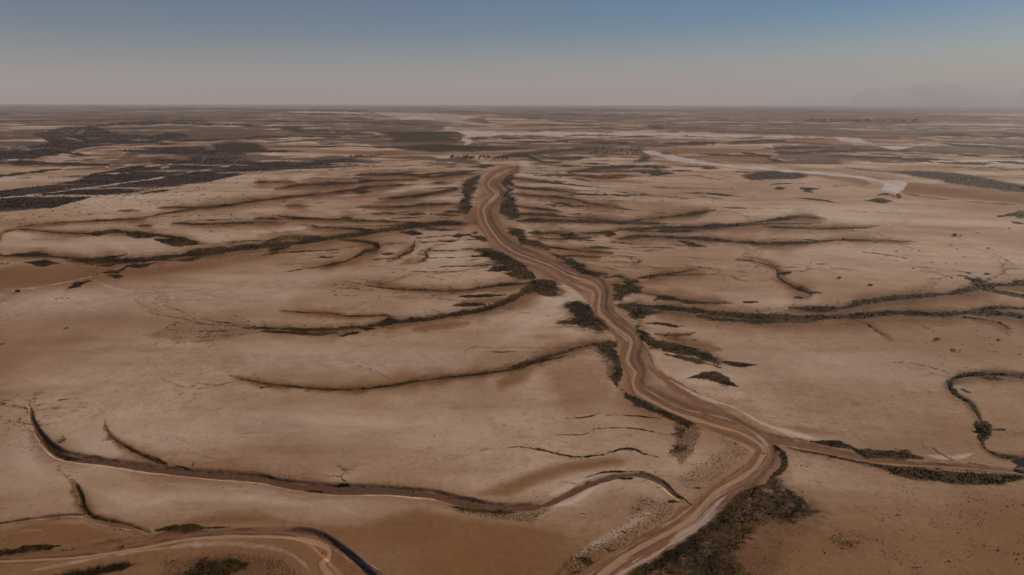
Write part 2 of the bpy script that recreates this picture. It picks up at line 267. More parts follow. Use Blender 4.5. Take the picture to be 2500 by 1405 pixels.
S('k', '-60 1366 0 1362 144 1356 252 1342 359 1323 431 1310 539 1303 640 1305 700 1308 745 1318 772 1330', 2.2, 1)
S('t', '-40 1368 2 0 1366 3 144 1360 3 252 1348 4 359 1330 4 431 1316 4 539 1308 4 640 1310 4.5 728 1317 7 780 1329 7 803 1343 6 800 1367 6 786 1385 7 800 1405 8 830 1440 8', a=.95, soft=.35, wob=.3)
S('k', '795 1328 810 1344 808 1370 796 1385', 1.6, .9); S('k', '782 1380 776 1392 790 1408', 3, .8)
S('k', '690 1296 3 728 1296 5 775 1303 7 821 1331 7 872 1369 7 925 1407 7 980 1450 7', a=1, soft=.3); S('w', '775 1303 821 1331 872 1369 925 1407 980 1450', 2.5, .35)
S('s', '700 1302 745 1308 790 1325 840 1358 880 1392', 1.8, .9); S('s', '835 1334 885 1370 935 1405 990 1446', 1.6, .8)
S('s', '79 1392 6 140 1380 6 216 1364 5 359 1340 5 431 1333 7 539 1327 7 640 1337 8 692 1350 8 730 1372 9 757 1400 9', a=.6, soft=.7)
P('v', '180 1389 240 1372 305 1364 340 1372 300 1388 220 1404 60 1420 90 1405', .9, 9); P('v', '440 1400 470 1380 500 1362 560 1360 620 1372 600 1392 560 1412 460 1420', .75, 10); P('d', '400 1360 560 1345 690 1365 740 1410 700 1450 380 1450', .9, 14)
P('r', '-60 1395 120 1395 250 1400 400 1395 420 1450 -60 1500', .6, 14); P('r', '150 1365 300 1350 420 1350 440 1400 300 1400', .4, 12)
# --- right side, upper
for s_ in ('1245 433 2 1290 438 1.5 1345 443 1.2', '1386 422 2 1450 434 2 1530 434 1.3', '1386 422 2 1420 414 2 1458 411 2 1548 410 2', '1245 449 3 1278 459 2.5 1355 464 2.5 1401 470 3', '1248 472 3 1320 478 3 1389 484 3.5 1445 497 3 1519 505 2',
           '1262 500 3 1310 508 3 1366 513 2', '1262 520 4 1330 524 3.5 1391 527 2', '1394 528 2 1460 533 3.5 1522 540 3 1560 534 3 1624 527 2.5 1701 520 4 1745 510 2', '1260 536 3 1309 536 3 1420 537 4 1540 541 3 1650 545 2',
           '1509 556 2 1600 555 3 1676 551 3.5 1804 546 3 1860 538 3 1950 529 4 2003 533 2', '1860 552 1.6 1937 554 1.5 2120 556 1', '1860 551 2 1920 553 2 1988 558 1.2 2129 553 1', '1506 584 2.5 1573 577 3.5 1676 580 4 1778 589 3 1860 596 4 1978 592 3 2039 586 1.8 2129 587 1.4 2230 589 1',
           '1655 586 5 1688 596 5 1722 603 2', '1337 563 2 1458 568 2.5 1517 559 2.5', '1291 566 4 1380 568 3', '1312 580 3 1370 580 3 1442 580 3', '1332 601 3 1419 610 3 1496 617 2', '1373 621 2 1465 627 1.5', '1514 557 3 1583 554 3', '1520 560 3 1573 562 4 1640 562 4.5 1701 562 3', '1645 552 4 1676 555 4 1778 550 3 1880 543 2.5', '1860 542 1.5 1988 544 1',
           '1540 681 3 1573 676 3.5 1624 667 3.2 1676 659 2.6 1699 655 1.5', '1600 671 1 1711 666 1.2', '1476 676 4 1510 673 3 1535 684 3 1548 698 2.5 1562 710 2 1599 717 2 1624 721 3', '1596 730 4 1612 722 4 1650 727 4 1688 735 3.5 1791 737 2.2'):
    creek(s_, soft=.7)
S('v', '1370 573 1410 574', 6); S('v', '1468 568 1501 572', 5); S('v', '1545 684 1560 686', 4); S('v', '1816 735 1855 736', 3.5)
S('v', '1568 424 1642 426', 5, .9); P('v', '1530 412 1640 409 1600 418 1550 420', .7, 4)
T7 = '1509 741 5 1560 744 6 1624 749 6 1727 758 8 1800 766 7 1860 770 8 1962 772 8 2091 768 9 2193 760 9 2296 765 8 2385 760 7 2436 749 7 2500 751 4 2560 754 4'; creek(T7, k=.08)
S('v', '1700 768 1800 778 1900 780 2000 780', 6, .75, 1)
creek('2372 764 6 2449 764 6 2500 771 5 2560 778 4'); creek('2347 773 2 2424 783 1.8 2467 801 1.4 2470 815 1')
creek('1924 748 4 2000 752 6 2065 748 6 2103 736 7 2193 727 6 2260 722 6 2321 717 6 2385 701 9 2424 695 3.5 2500 693 4 2560 694 4', k=.08)
S('v', '2384 682 2390 700', 9); S('v', '2398 707 2440 712 2500 722 2560 728', 4); S('v', '2357 678 2380 684', 2.5); S('v', '2360 666 2372 668', 2); S('v', '2401 671 2420 668', 2); S('v', '2475 686 2495 688', 6); S('v', '2398 704 2430 703', 5)
S('s', '1780 768 1860 762 1911 755 1932 742 1960 734 1985 724', 3, .9); S('s', '2073 762 2000 764 1900 768', 1.6, .7); S('k', '1926 758 1930 745 1965 730', 2, .9); S('r', '1950 765 2060 758 2130 744', 5, .9)
creek('1800 632 1 1842 637 1 1870 645 1.3 1893 653 2 1898 663 4 1901 678 2.2 1932 696 3 1955 703 7 1975 712 6 1978 722 2'); S('v', '1898 668 1934 665', 3); S('v', '1975 712 2002 713', 2.5); S('v', '1937 724 1965 724', 3.5)
S('v', '1901 660 1990 663', .8, .7); creek('2073 773 2 2116 786 2.2 2142 804 2.2 2165 820 1.6', v=.9); S('s', '2080 780 2120 796 2155 822', 1.5, .6)
S('r', '2100 780 2200 790 2240 805', 12, .6, .9); P('r', '1740 770 1860 790 1700 800 1600 790', .25, 14)
P('d', '1540 676 1700 640 1740 655 1620 680', .25, 10)
twigs('1624 749 6 1727 758 8 1860 770 8 2091 768 9 2296 765 8 2436 749 7 2500 751 4', 60, 40, 23); twigs('1924 748 4 2065 748 6 2193 727 6 2321 717 6 2500 693 4', 40, 40, 24); twigs('1540 681 3 1624 667 3.2 1699 655 1.5', 25, 26, 25); twigs('1842 637 1 1893 653 2 1901 678 2.2 1975 712 6', 20, 26, 26)
twigs('164 640 3 290 639 6 430 628 6 570 612 6 710 597 7 876 574 7 1043 548 6', 60, 60, 27, .8, 0, (8, 30)); twigs('1506 584 2.5 1676 580 4 1860 596 4', 30, 60, 28, .8, 0, (8, 25)); twigs('1394 528 2 1522 540 3 1624 527 2.5 1745 510 2', 30, 60, 29, .8, 0, (8, 25))
r_ = np.random.default_rng(5)
def rill(x, y, L_, th, w0, a, n=3):
    pts = []; 
    for k in range(9):
        pts.append((x, y, max(.6, w0 * (1 - k / 10)))); x += L_ / 8 * math.cos(th); y += L_ / 8 * math.sin(th) * .45; th += r_.normal(0, .22)
        if n > 0 and k > 1 and r_.random() < .45: rill(x, y, L_ * r_.uniform(.25, .55), th + r_.choice((-1, 1)) * r_.uniform(.3, .9), w0 * .75, a * .8, n - 1)
    S('v', ' '.join('%g %g %g' % p for p in pts), a=a * .8, wob=.6); S('g', ' '.join('%g %g %g' % (p[0], p[1], p[2] + .7) for p in pts), a=min(1, a + .1), soft=1, wob=.5)
    if r_.random() < .4: S('s', ' '.join('%g %g %g' % (p[0], p[1] + 2.2, p[2]) for p in pts), a=.6, soft=.9, wob=.5)
for x, y, L_, th, w0, a in ((1262, 655, 330, 3.3, 1.5, .7), (1180, 745, 260, 3.35, 1.4, .6), (1100, 800, 180, 3.0, 1.3, .5), (1420, 840, 260, 2.9, 1.4, .55), (1240, 1090, 160, 3.2, 1.2, .5), (840, 590, 240, 3.0, 1.4, .6), (1430, 770, 170, 3.05, 1.2, .5), (1000, 660, 200, 3.3, 1.2, .5), (640, 800, 300, 3.25, 1.6, .75), (660, 806, 260, 3.0, 1.3, .6), (620, 925, 160, 3.2, 1.3, .7), (620, 930, 140, 2.9, 1.2, .6), (560, 1130, 120, 4.2, 1.2, .5), (850, 1180, 90, 4.0, 1.6, .8), (960, 1195, 160, 5.2, 1.2, .4), (700, 1170, 140, 3.9, 1.2, .45), (1120, 1210, 110, 5.6, 1.2, .4),
                         (1640, 670, 200, -.15, 1.4, .7), (1620, 720, 220, .05, 1.3, .6), (1900, 660, 160, -2.6, 1.2, .7), (1900, 664, 120, -.1, 1.2, .6), (2100, 735, 200, -.5, 1.3, .5), (2390, 690, 120, -2.0, 2, .8), (2400, 690, 110, -.8, 2, .8), (2200, 770, 180, .6, 1.3, .45), (2330, 950, 110, 3.3, 1.2, .6), (2380, 1000, 120, 3.1, 1.1, .5), (2300, 1105, 120, -2.2, 1.4, .6), (2440, 1060, 100, -.7, 1.2, .5), (1720, 590, 180, .1, 1.5, .7), (2000, 555, 220, .1, 1.2, .6), (1740, 515, 160, -.05, 1.3, .6), (2340, 915, 110, 3.6, 1.3, .6), (2410, 1040, 80, .1, 1.5, .7), (600, 700, 200, 3.4, 1, .35), (345, 718, 160, .1, 1.1, .5), (75, 992, 90, 4.4, 1.4, .8), (75, 995, 100, 3.5, 1.3, .8), (78, 1000, 130, -.4, 1.2, .6), (255, 1020, 90, 4.6, 1.2, .6), (172, 1165, 80, 4.1, 1.3, .6)):
    rill(x, y, L_, th, w0, a)
# --- right side, lower
T10 = '1860 1058 12 1950 1076 7 2040 1094 7 2147 1114 7 2255 1126 6 2363 1133 6 2471 1146 6 2540 1155 6'
S('b', scaled(T10, .65), soft=.6, a=.8); depth(T10, k=.16); S('r', scaled(T10, 1.3), a=1, soft=.9); S('g', scaled(T10, 1.2), a=.6, soft=1); S('t', '1961 1084 2 2040 1101 2 2147 1117 2.5 2220 1124 2 2363 1135 2 2471 1145 2 2510 1152 2', a=.8, wob=.3)
S('k', '1950 1076 2040 1108 2147 1122 2255 1130 2363 1140 2500 1154', 2, 1); S('k', '1870 1050 1960 1066 2060 1084 2200 1106 2330 1118 2420 1130', 2, .7)
S('v', '1979 1069 3 2030 1073 7 2070 1080 8 2111 1094 7 2160 1098 8 2201 1099 10 2255 1107 4', soft=.7)
P('v', '1917 1078 2004 1092 2147 1121 2255 1132 2363 1143 2510 1153 2480 1168 2435 1177 2363 1176 2273 1166 2183 1148 2076 1117 1968 1094', .95, 6)
S('v', '2290 1122 2363 1136 2440 1141', 4, 1); P('w', '2466 1116 2530 1108 2560 1150 2475 1141 2487 1130', 0, 2); P('k', '2466 1116 2530 1108 2560 1152 2475 1143 2487 1130', 1, 2)
creek('2560 912 7 2500 909 7 2417 905 7 2345 911 5 2318 928 6 2331 950 6 2367 972 6 2388 997 6 2395 1015 5'); S('v', '2400 1022 12 2408 1040 20 2402 1060 12 2398 1080 4', soft=.5); S('v', '2377 1028 2400 1030', 7); S('v', '2415 1040 2453 1042', 4.5); S('v', '2345 940 2375 952', 5, .7, 1); S('v', '2395 915 2450 920', 5, .8, .9)
creek('2399 1075 5 2409 1090 3 2449 1106 5 2500 1109 6 2560 1110 6'); S('v', '2160 878 2232 883 2301 897 2330 908', 1.1, .85); S('d', '2160 878 2232 881 2301 892', 5, .6)
S('s', '2255 1099 3 2309 1109 6 2350 1107 6 2385 1096 4', a=.95, soft=.8)
for s_ in ('2241 932 2280 938 2320 946', '2245 950 2275 973 2363 974 2385 985', '2291 995 2340 997 2385 1003', '2392 975 2408 995 2417 1019', '2270 1060 2290 1085 2310 1105', '2315 1062 2335 1090 2350 1104', '2310 945 2345 972 2372 1000', '2240 890 2290 905 2312 915'): S('s', s_, 1.6, .7)
S('v', '2265 1072 2290 1095 2310 1105 2330 1118', 1.4, .8); S('v', '2310 1065 2335 1090', 1.2, .6)
S('v', '1888 1076 8 1912 1100 9 1915 1125 9 1890 1150 12 1875 1172 10', soft=.7)
P('v', '1860 1173 1885 1140 1912 1134 1912 1172 1950 1205 2000 1240 1985 1262 1932 1283 1880 1265 1840 1290 1800 1350 1845 1400 1830 1500 1440 1500 1524 1405 1581 1380 1635 1343 1689 1294 1740 1266 1766 1220 1790 1188 1830 1180', .64, 14)
S('v', '1890 1165 16 1830 1195 14 1795 1225 16 1770 1262 16 1720 1305 16 1660 1345 16 1600 1385 16 1520 1430 18', a=.95, soft=1); S('v', '1920 1190 22 1950 1225 20 1930 1255 14', a=.9, soft=1); S('v', '1780 1320 1740 1370 1700 1430', 22, .8, 1)
P('g', '1880 1150 1960 1190 2040 1250 1990 1300 1930 1330 1920 1400 1900 1500 1440 1500 1524 1400 1635 1343 1740 1266 1790 1188', .62, 40)
P('d', '1830 1180 1960 1210 1985 1262 1850 1290 1800 1350 1830 1500 1500 1500 1740 1266', .95, 12)
P('d', '1910 1080 2000 1100 2120 1160 2000 1200 1950 1300 2000 1440 1800 1480 1830 1300 1900 1260', .35, 30)
P('v', '1992 1287 2061 1298 2116 1309 2090 1328 2116 1348 2076 1342 2029 1338 2010 1317', .55, 16); P('d', '1970 1275 2160 1290 2180 1350 2000 1360', .5, 20)
P('r', '1830 1300 1900 1270 2000 1360 1990 1440 1820 1460 1800 1350', .6, 25); P('r', '1880 1028 1960 1024 2070 1046 2060 1058 1980 1055', .7, 7)
P('r', '2130 1190 2300 1200 2480 1250 2520 1330 2380 1330 2200 1260', .45, 35); P('r', '1920 1140 2060 1150 2200 1230 2380 1300 2560 1400 2560 1500 1900 1500 1900 1400 2150 1350 2080 1200', .4, 40)
P('d', '2060 1150 2300 1190 2520 1180 2560 1450 2150 1420 2100 1300', .42, 40)
# speckled margins of the lower channel
P('d', '1700 1035 1800 1062 1850 1088 1830 1110 1780 1145 1740 1178 1660 1190 1640 1160 1700 1130 1760 1080', .8, 14)
P('d', '1560 1200 1640 1215 1660 1240 1560 1310 1450 1380 1380 1440 1300 1440 1400 1350 1500 1290', .85, 14)
S('s', '1395 1372 9 1440 1340 10 1470 1322 11 1520 1292 12 1563 1262 11 1599 1245 9', a=.8, soft=.9); S('s', '1750 1175 1800 1150 1835 1118', 7, .6, .9)
S('v', '1412 1367 1445 1370', 8, .8, .9); S('v', '1632 1223 1665 1223', 7, .85, .9); S('v', '1515 1166 1545 1167', 3.5); S('v', '1640 1200 1690 1226', 1.8, .9); S('v', '1766 1216 1840 1225 1880 1240', 2.2, 1)
P('s', '1560 880 1600 860 1700 920 1790 980 1740 975 1640 925', .35, 10); P('d', '1560 890 1660 905 1860 1030 1840 1050 1700 970', .55, 12)
for s_ in ('1515 1295 1525 1300 1538 1302', '1470 1332 1490 1342 1510 1335', '1400 1398 1430 1388', '1410 1250 1440 1258'): S('v', s_, 2, .8)
# --- far left thickets
P('m', '-340 368 0 359 51 359 123 349 97 338 72 326 102 323 143 313 231 307 269 320 295 328 384 331 456 328 461 336 384 349 256 356 205 361 159 374 90 387 0 390 -340 396', 1, 3)
S('m', '154 315 231 308 333 301 436 301 538 304 640 309 722 315 825 323 915 328', 3.4, 1, .4)
P('m', '256 367 333 361 487 359 560 366 600 375 610 392 640 396 700 392 700 402 640 420 589 431 512 446 410 459 333 469 231 477 205 487 128 507 60 514 -340 545 -340 495 0 466 72 456 179 443 231 425 320 407 379 400 359 384 448 392 469 390 436 377 307 372', 1, 4)
P('m', '620 402 700 393 790 389 850 387 930 393 950 403 850 411 700 418 640 426', .75, 5)
P('v', '512 353 560 343 640 349 655 372 570 376 520 364', .76, 4); S('v', '0 397 90 397 266 402', 5, .9); S('v', '150 373 210 378', 4); S('v', '0 428 80 420 150 412', 3, .9); S('v', '384 331 456 330', 5, .9); S('v', '380 345 520 342 640 335', 1.8)
S('r', '60 388 150 380 256 360 400 352 470 352', 3.5, .9); S('r', '220 376 300 374', 8, .8); S('r', '-20 402 120 408', 3, .5)
for s_ in ('82 327 96 336 110 343', '160 325 168 328', '185 328 195 322 212 318', '150 334 170 342 205 346', '-60 487 0 482 102 472 231 456 384 438 487 420 564 405 584 384', '280 432 330 428', '350 408 420 402', '395 414 412 410', '530 362 545 372', '490 388 505 392', '490 400 500 385'): 
    S('s', s_, 1.8, .8)
LAYM = LAY['m']
for s_, w_ in (('82 327 96 336 110 343', 2), ('160 325 168 328', 2.5), ('185 328 212 318', 3), ('150 334 205 346', 1.5), ('-60 487 0 482 102 472 231 456 384 438 487 420 564 405 584 384', 1.8), ('350 408 420 402', 2), ('390 414 412 410', 3), ('490 400 502 383', 2.5), ('240 428 330 425', 1)):
    LAY['m'] = np.zeros_like(LAYM); S('m', s_, w_, 1, .4); LAYM *= 1 - LAY['m']
LAY['m'] = LAYM
for s_ in ('38 558 1 154 544 1.2 280 537 1.5 328 535 3 358 529 3', '358 529 2 405 520 2 487 507 2 543 501 3 640 487 2.5 676 483 3 774 472 3 851 464 3 915 456 3 1004 452 2', '382 506 3 410 504 2 470 504 2 538 500 3', '335 553 2 371 553 2', '420 546 3 470 549 2 520 550 3 600 547 3 640 546 3 700 545 2', '284 512 1.5 323 510 1.5',
           '669 459 2 740 452 2 799 448 4 860 448 2 927 443 2 1020 438 2', '876 428 2.5 980 427 3 1056 432 3 1110 426 3 1158 423 2.5', '925 483 2 968 482 3.5 1056 472 3 1117 461 3', '871 505 2 980 504 2.5 1043 500 3 1127 495 3', '664 527 2 722 533 3 790 536 3 851 538 3 950 542 2 1030 545 2.5', '620 536 3 690 536 3',
           '840 463 2 905 467 3', '700 500 1.5 760 503 1.5', '1052 447 3 1092 446 2', '620 447 1 720 445 1', '870 470 3 905 466 2', '760 555 3 830 560 4 930 565 3', '830 530 4 860 534 4', '1082 517 2 1130 515 2', '870 442 1 1020 440 1', '625 607 2 700 582 2 800 583 2'):
    creek(s_, soft=.7, k=.05)
S('s', '500 575 600 568 720 560 800 552', 2.5, .6); S('s', '240 610 420 590 560 572', 3, .5)
S('s', '800 560 815 557', 3, .6)
# --- far middle: stained plain, dark wedge, pale river
P('r', '620 354 748 354 799 364 953 367 1055 374 1250 372 1330 362 1400 365 1250 380 1055 381 876 379 684 377', .9, 3)
P('v', '953 359 1056 351 1145 354 1260 359 1335 360 1260 369 1158 374 1056 374 979 367', .76, 3); P('v', '1240 376 1300 370 1400 362 1460 365 1420 372 1330 378 1250 388 1180 389', .76, 3)
P('v', '900 318 966 318 1060 322 1140 331 1115 337 1125 345 1150 352 1040 349 960 350 900 345 960 338', .7, 4); S('v', '620 334 760 334 880 336 960 333', 1.6, .8); S('v', '640 352 700 346 800 343', 1.5, .8); S('s', '645 345 740 352 760 357', 1.2, .9)
P('w', '902 273 1056 276 1140 281 1184 285 1150 290 1125 297 1209 302 1229 308 1231 314 1200 309 1140 304 1080 299 1004 293 953 287', .36, 3.5); S('w', '700 274 820 275 902 277', 1.5, .9); S('w', '980 291 1020 288 1060 292', 3, .9)
P('r', '1050 300 1120 304 1215 316 1200 325 1110 318', .4, 3); P('r', '1090 305 1200 308 1240 316 1240 326 1160 326 1086 318', .6, 3)
S('w', '1086 317 3 1120 322 4 1158 327 4 1240 327 3.4 1400 327 2.8 1600 328 2.2 1727 331 1.8 1850 333 1.6 2000 337 1.5 2100 341 1.5', a=1, soft=.4); S('w', '1153 346 1138 345', 6, .95); S('w', '1150 335 1130 340 1148 347 1136 354', 4, .9)
P('r', '1190 290 1400 300 1560 306 1590 314 1417 322 1240 325 1215 312', .8, 5); P('r', '1240 333 1500 333 1900 336 2100 350 2000 356 1700 350 1400 345 1200 345 1160 338', .6, 3)
P('r', '1590 324 1880 328 2100 338 2244 345 2272 349 2231 361 2167 363 1980 350 1860 336', .75, 3); P('w', '2039 336 2100 338 2120 346 2090 350 2050 345', .7, 3); S('w', '2080 347 2130 350', 3, .9); S('w', '2130 355 2167 361 2210 362 2240 355 2265 349', 2, .95); S('w', '2190 357 2230 352', 3, .6)
S('k', '1417 322 1470 321 1599 315', 1.8, 1); S('k', '1599 322 1700 322 1880 325 2039 333 2244 341 2296 345 2400 350 2500 354 2570 357', 1.6, 1); S('v', '1240 287 1330 291 1380 297', 2, .8); P('v', '1570 302 1630 308 1620 318 1590 316', .7, 3); P('v', '1350 285 1420 284 1560 292 1470 298 1380 298', .5, 4)
S('v', '1440 334 1600 334 1727 335', 1.2, .8)
S('w', '1568 369 3 1590 374 6 1640 385 5 1676 391 4 1778 404 3 1880 415 2.5 1962 421 2.2 2091 433 3 2140 441 3', a=.95, soft=.45); P('r', '1575 362 1640 354 1750 352 1880 352 1900 380 1860 395 1800 400 1700 385 1600 370', .8, 4)
P('r', '1600 385 1700 400 1800 412 1980 422 2110 436 2150 465 2090 450 1980 428 1860 420 1700 408 1590 400 1560 392', .7, 3)
P('w', '2120 435 2150 444 2190 441 2216 446 2206 462 2190 470 2150 462 2160 450', .95, 3); P('r', '2215 445 2300 452 2400 467 2520 482 2520 494 2400 488 2321 480 2203 468', .9, 3); P('r', '2215 445 2400 460 2560 480 2560 496 2321 484', .7, 4)
P('r', '1880 400 2039 410 2180 424 2230 442 2150 442 2060 425 1880 410', .6, 3); S('s', '2060 428 2100 431', 1.5, .9); S('s', '2030 446 2070 448 2130 460', 1.6, .7)
S('k', '2091 432 2140 436 2190 441 2225 448', 1.8, .9); S('k', '2203 470 2321 486 2420 494 2560 500', 1.8, .9)
S('k', '1560 366 1585 360 1624 354 1700 352 1800 351 1880 348', 2, 1); S('k', '1609 374 1676 383 1727 390 1780 398 1829 407', 1.3, 1); P('v', '1548 390 1575 377 1600 382 1585 396 1540 397', .76, 3)
for s_ in ('1240 383 2 1285 382 2 1342 397 2 1471 399 2 1522 404 2 1752 406 2', '1300 378 1345 387 1400 390', ):
    if len(s_.split()) % 3 == 0 and s_[5:8] == '383': S('v', s_, a=.95)
    else: S('v', s_, 1.6, .85)
S('v', '1340 403 1450 406 1540 408 1640 410', 2, .9); S('v', '1700 411 1760 412', 3, .9); S('v', '1780 420 1860 424 1900 428', 2, .9); S('v', '1240 345 1400 348 1560 350', 1.5, .9); S('v', '1390 362 1500 362', 1.8, .7)
P('v', '1810 428 1860 418 1900 416 1950 420 1975 432 1940 440 1870 441 1830 444', .76, 3); S('v', '1955 461 4 1985 463 5 2009 462 2'); S('v', '1960 467 1985 470', 3); S('v', '2109 489 3 2150 489 6 2178 491 5'); S('v', '2142 475 2165 472 2185 478', 4); S('v', '2190 474 2200 480', 3); S('v', '1880 452 1930 449 1975 449', 2); S('v', '1890 461 1920 460', 2.5); S('v', '1995 458 2040 455 2075 452', 1.8)
P('v', '2039 407 2100 411 2167 417 2270 417 2330 420 2398 431 2510 452 2560 460 2560 478 2510 472 2398 460 2330 452 2270 438 2193 425 2100 417', .76, 3)
S('v', '2434 526 4 2470 521 7 2510 520 9 2560 520 9'); S('v', '2470 540 2510 545', 3, .8)
for s_ in ('2019 383 2167 387 2321 400 2500 400 2570 402', '2065 369 2193 368 2321 377 2424 385 2500 384', '2296 349 2340 356 2424 361 2500 368', '1911 379 1945 376 1975 377', '1860 375 1920 374 2020 372 2060 370', '1860 362 1990 361 2100 363', '1700 377 1860 383 1880 385', '1810 375 1880 382 1900 384', '1870 388 1920 395', '2321 377 2340 382 2380 378', '2240 330 2347 329 2420 335 2500 333', '2430 325 2500 330 2560 333', '2380 400 2440 396 2500 398', '1860 345 1920 344', '1620 351 1760 349 1900 344'): S('v', s_, 2.6, .9, .7)
S('m', '1955 299 1990 296 2060 295 2130 297 2232 299', 3, .8, .8); S('m', '2232 299 2350 303 2500 309', 2, .4, .9); S('m', '1800 298 1900 300', 3, .4)
P('s', '2280 262 2600 268 2600 290 2450 286 2300 276', .7, 4)
# far banding
for s_, w_, a_ in (('-60 259 100 258 250 257', 1.5, .8), ('-60 263 280 261', 1.5, .7), ('260 268 500 266 640 269 850 271 900 270', 1.8, .9), ('-60 280 150 276 300 277', 2, .6), ('-60 296 100 296 260 294 400 288 640 289', 3, .6), ('640 271 860 271', 1.8, .7), ('880 280 700 277', 2, .8), ('640 295 900 300 1050 306', 3, .6), ('780 290 900 292 990 300', 3, .6), ('700 322 900 331 1050 338', 3, .6), ('1050 283 1200 280 1300 281 1450 277', 2, .6), ('1240 272 1500 270 1900 272 2300 280', 3, .5), ('450 255 700 256 900 262 1100 266', 2, .6), ('1400 270 1700 271', 2, .6), ('1880 285 2100 282 2300 290', 2, .4)):
    S('v', s_, w_, a_, .8)
S('s', '-60 271 120 271 300 270', 2, .5); S('s', '300 262 540 260 640 264', 1.5, .6); S('s', '260 312 420 308 520 312', 4, .6)
r_ = np.random.default_rng(99)
for q in range(150):
    y_ = 266 + 170 * r_.random() ** 1.4; x_ = r_.uniform(-250, 2700); l_ = r_.uniform(50, 330); sl_ = r_.uniform(-.02, .02) + (x_ - 1250) / 1250 * .012
    if LAY['b'][int(y_ - Y0), int(x_ + l_ / 2 - X0)] > .4: continue
    S(r_.choice(['v', 'v', 's', 's', 'q']), ' '.join('%g %g %g' % (x_ + l_ * t, y_ + l_ * t * sl_ + r_.normal(0, .8), r_.uniform(.7, 1.0) * (1 + (y_ - 262) / 70)) for t in np.linspace(0, 1, 6)), a=r_.uniform(.55, 1), soft=.8)
for q in range(300):     # drainage streaks fanning away from the upper riverbed
    y_ = 405 + 250 * r_.random() ** 1.3; side = r_.choice((-1, 1)); xc = float(np.interp(y_, [410, 450, 540, 640], [1215, 1180, 1160, 1290])) if side < 0 else float(np.interp(y_, [410, 470, 560, 640], [1262, 1262, 1262, 1400]))
    x_ = xc + side * r_.uniform(10, 330) * r_.choice((.4, 1, 2.4)); l_ = r_.uniform(40, 210) * side; sl_ = r_.uniform(.01, .14)
    S(r_.choice(['v', 'g', 'v', 'g', 's', 'r']), ' '.join('%g %g %g' % (x_ + l_ * t, y_ + abs(l_) * t * sl_ * (1 if side > 0 else .7) + r_.normal(0, .6), r_.uniform(1.0, 2.4) * (1 - .5 * t)) for t in np.linspace(0, 1, 6)), a=r_.uniform(.65, 1), soft=.9)
# general scrub cover of the far plain: 'f' is how much of it grows
yy = (np.arange(NY) + Y0)[:, None]; xx = (np.arange(NX) + X0)[None, :]
far = np.interp(yy, [255, 300, 400, 440, 520, 600], [.62, .6, .5, .30, .10, 0]) * np.ones((1, NX))
far *= np.where(yy > 400, np.interp(xx, [-350, 900, 1240, 1400, 1600, 2500], [.9, 1, 1, .9, .55, .6]), 1)
far *= 1 - .8 * np.clip(LAY['b'] + LAY['w'] + .6 * LAY['r'] + .75 * LAY['q'], 0, 1)
LAY['f'] = far.astype(np.float32)
# pale tide-washed crust over the near plain; its browner margins include painted vignette darkening
P('s', '-200 700 400 690 700 650 900 640 700 760 300 780 -200 800', .6, 40); P('s', '560 830 900 830 1200 850 1150 900 900 920 600 900', .6, 30); P('s', '1000 560 1110 555 1150 600 1140 660 1000 650', .55, 15)
P('s', '1850 720 2060 730 1900 745 1700 745', .5, 12); P('s', '200 1180 700 1205 820 1240 700 1245 480 1225 300 1250', .6, 20); P('s', '1400 700 1440 740 1360 770 1260 840 1200 850 1230 800', .6, 25)
P('s', '1250 820 1420 755 1370 790 1310 830', .4, 12)
P('r', '-300 830 1200 1000 2800 830 2800 1600 -300 1600', .12, 60); P('r', '-300 1250 1200 1240 2800 1200 2800 1600 -300 1600', .8, 60); P('r', '1700 830 2560 780 2800 900 2800 1300 2100 1180 1900 1040', .5, 80); P('r', '-300 700 -20 800 60 1000 40 1300 -20 1500 -300 1500', .7, 90); P('r', '2340 1180 2560 1150 2800 1150 2800 1600 1850 1600 2100 1400', .8, 70); P('r', '-300 1100 300 1340 1000 1420 2000 1400 2800 1200 2800 1600 -300 1600', .3, 60)  # browner mud, with lens vignette painted into the colour of bottom, sides and corners
P('r', '-300 850 30 900 60 1200 0 1500 -300 1500', .25, 70)  # left margin darkened further, same painted vignette

# ======================================================= noise for placement and relief
def _h(i, j, s):
    n = (i * 374761393 + j * 668265263 + s * 144665) & 0xffffffff
    n = ((n ^ (n >> 13)) * 1274126177) & 0xffffffff
    return ((n ^ (n >> 16)) & 0xffff) / 65535.0
def vnoise(x, y, s=0):
    i = np.floor(x).astype(np.int64); j = np.floor(y).astype(np.int64); u = x - i; v = y - j
    u = u * u * (3 - 2 * u); v = v * v * (3 - 2 * v)
    return ((_h(i, j, s) * (1 - u) + _h(i + 1, j, s) * u) * (1 - v) + (_h(i, j + 1, s) * (1 - u) + _h(i + 1, j + 1, s) * u) * v)
def fbm(x, y, n=4, s=0):
    t = 0; a = .5
    for k in range(n): t = t + a * vnoise(x, y, s + k); x = x * 2.03 + 17; y = y * 2.03 + 5; a *= .5
    return t / (1 - .5 ** n)
def sample(lay, px, py):
    A = LAY[lay]; fx = np.clip(px - X0, 0, NX - 1.001); fy = np.clip(py - Y0, 0, NY - 1.001)
    i = fx.astype(int); j = fy.astype(int); u = (fx - i).astype(np.float32); v = (fy - j).astype(np.float32)
    return (A[j, i] * (1 - u) + A[j, i + 1] * u) * (1 - v) + (A[j + 1, i] * (1 - u) + A[j + 1, i + 1] * u) * v
def relief(X, Y, hh):
    r = np.hypot(X, Y)
    z = (fbm(X / 55, Y / 55, 3, 3) - .5) * 1.9 + (fbm(X / 300, Y / 300, 2, 9) - .5) * 5.0
    return z * np.clip(1.1 - r / 9000, 0, 1) - hh

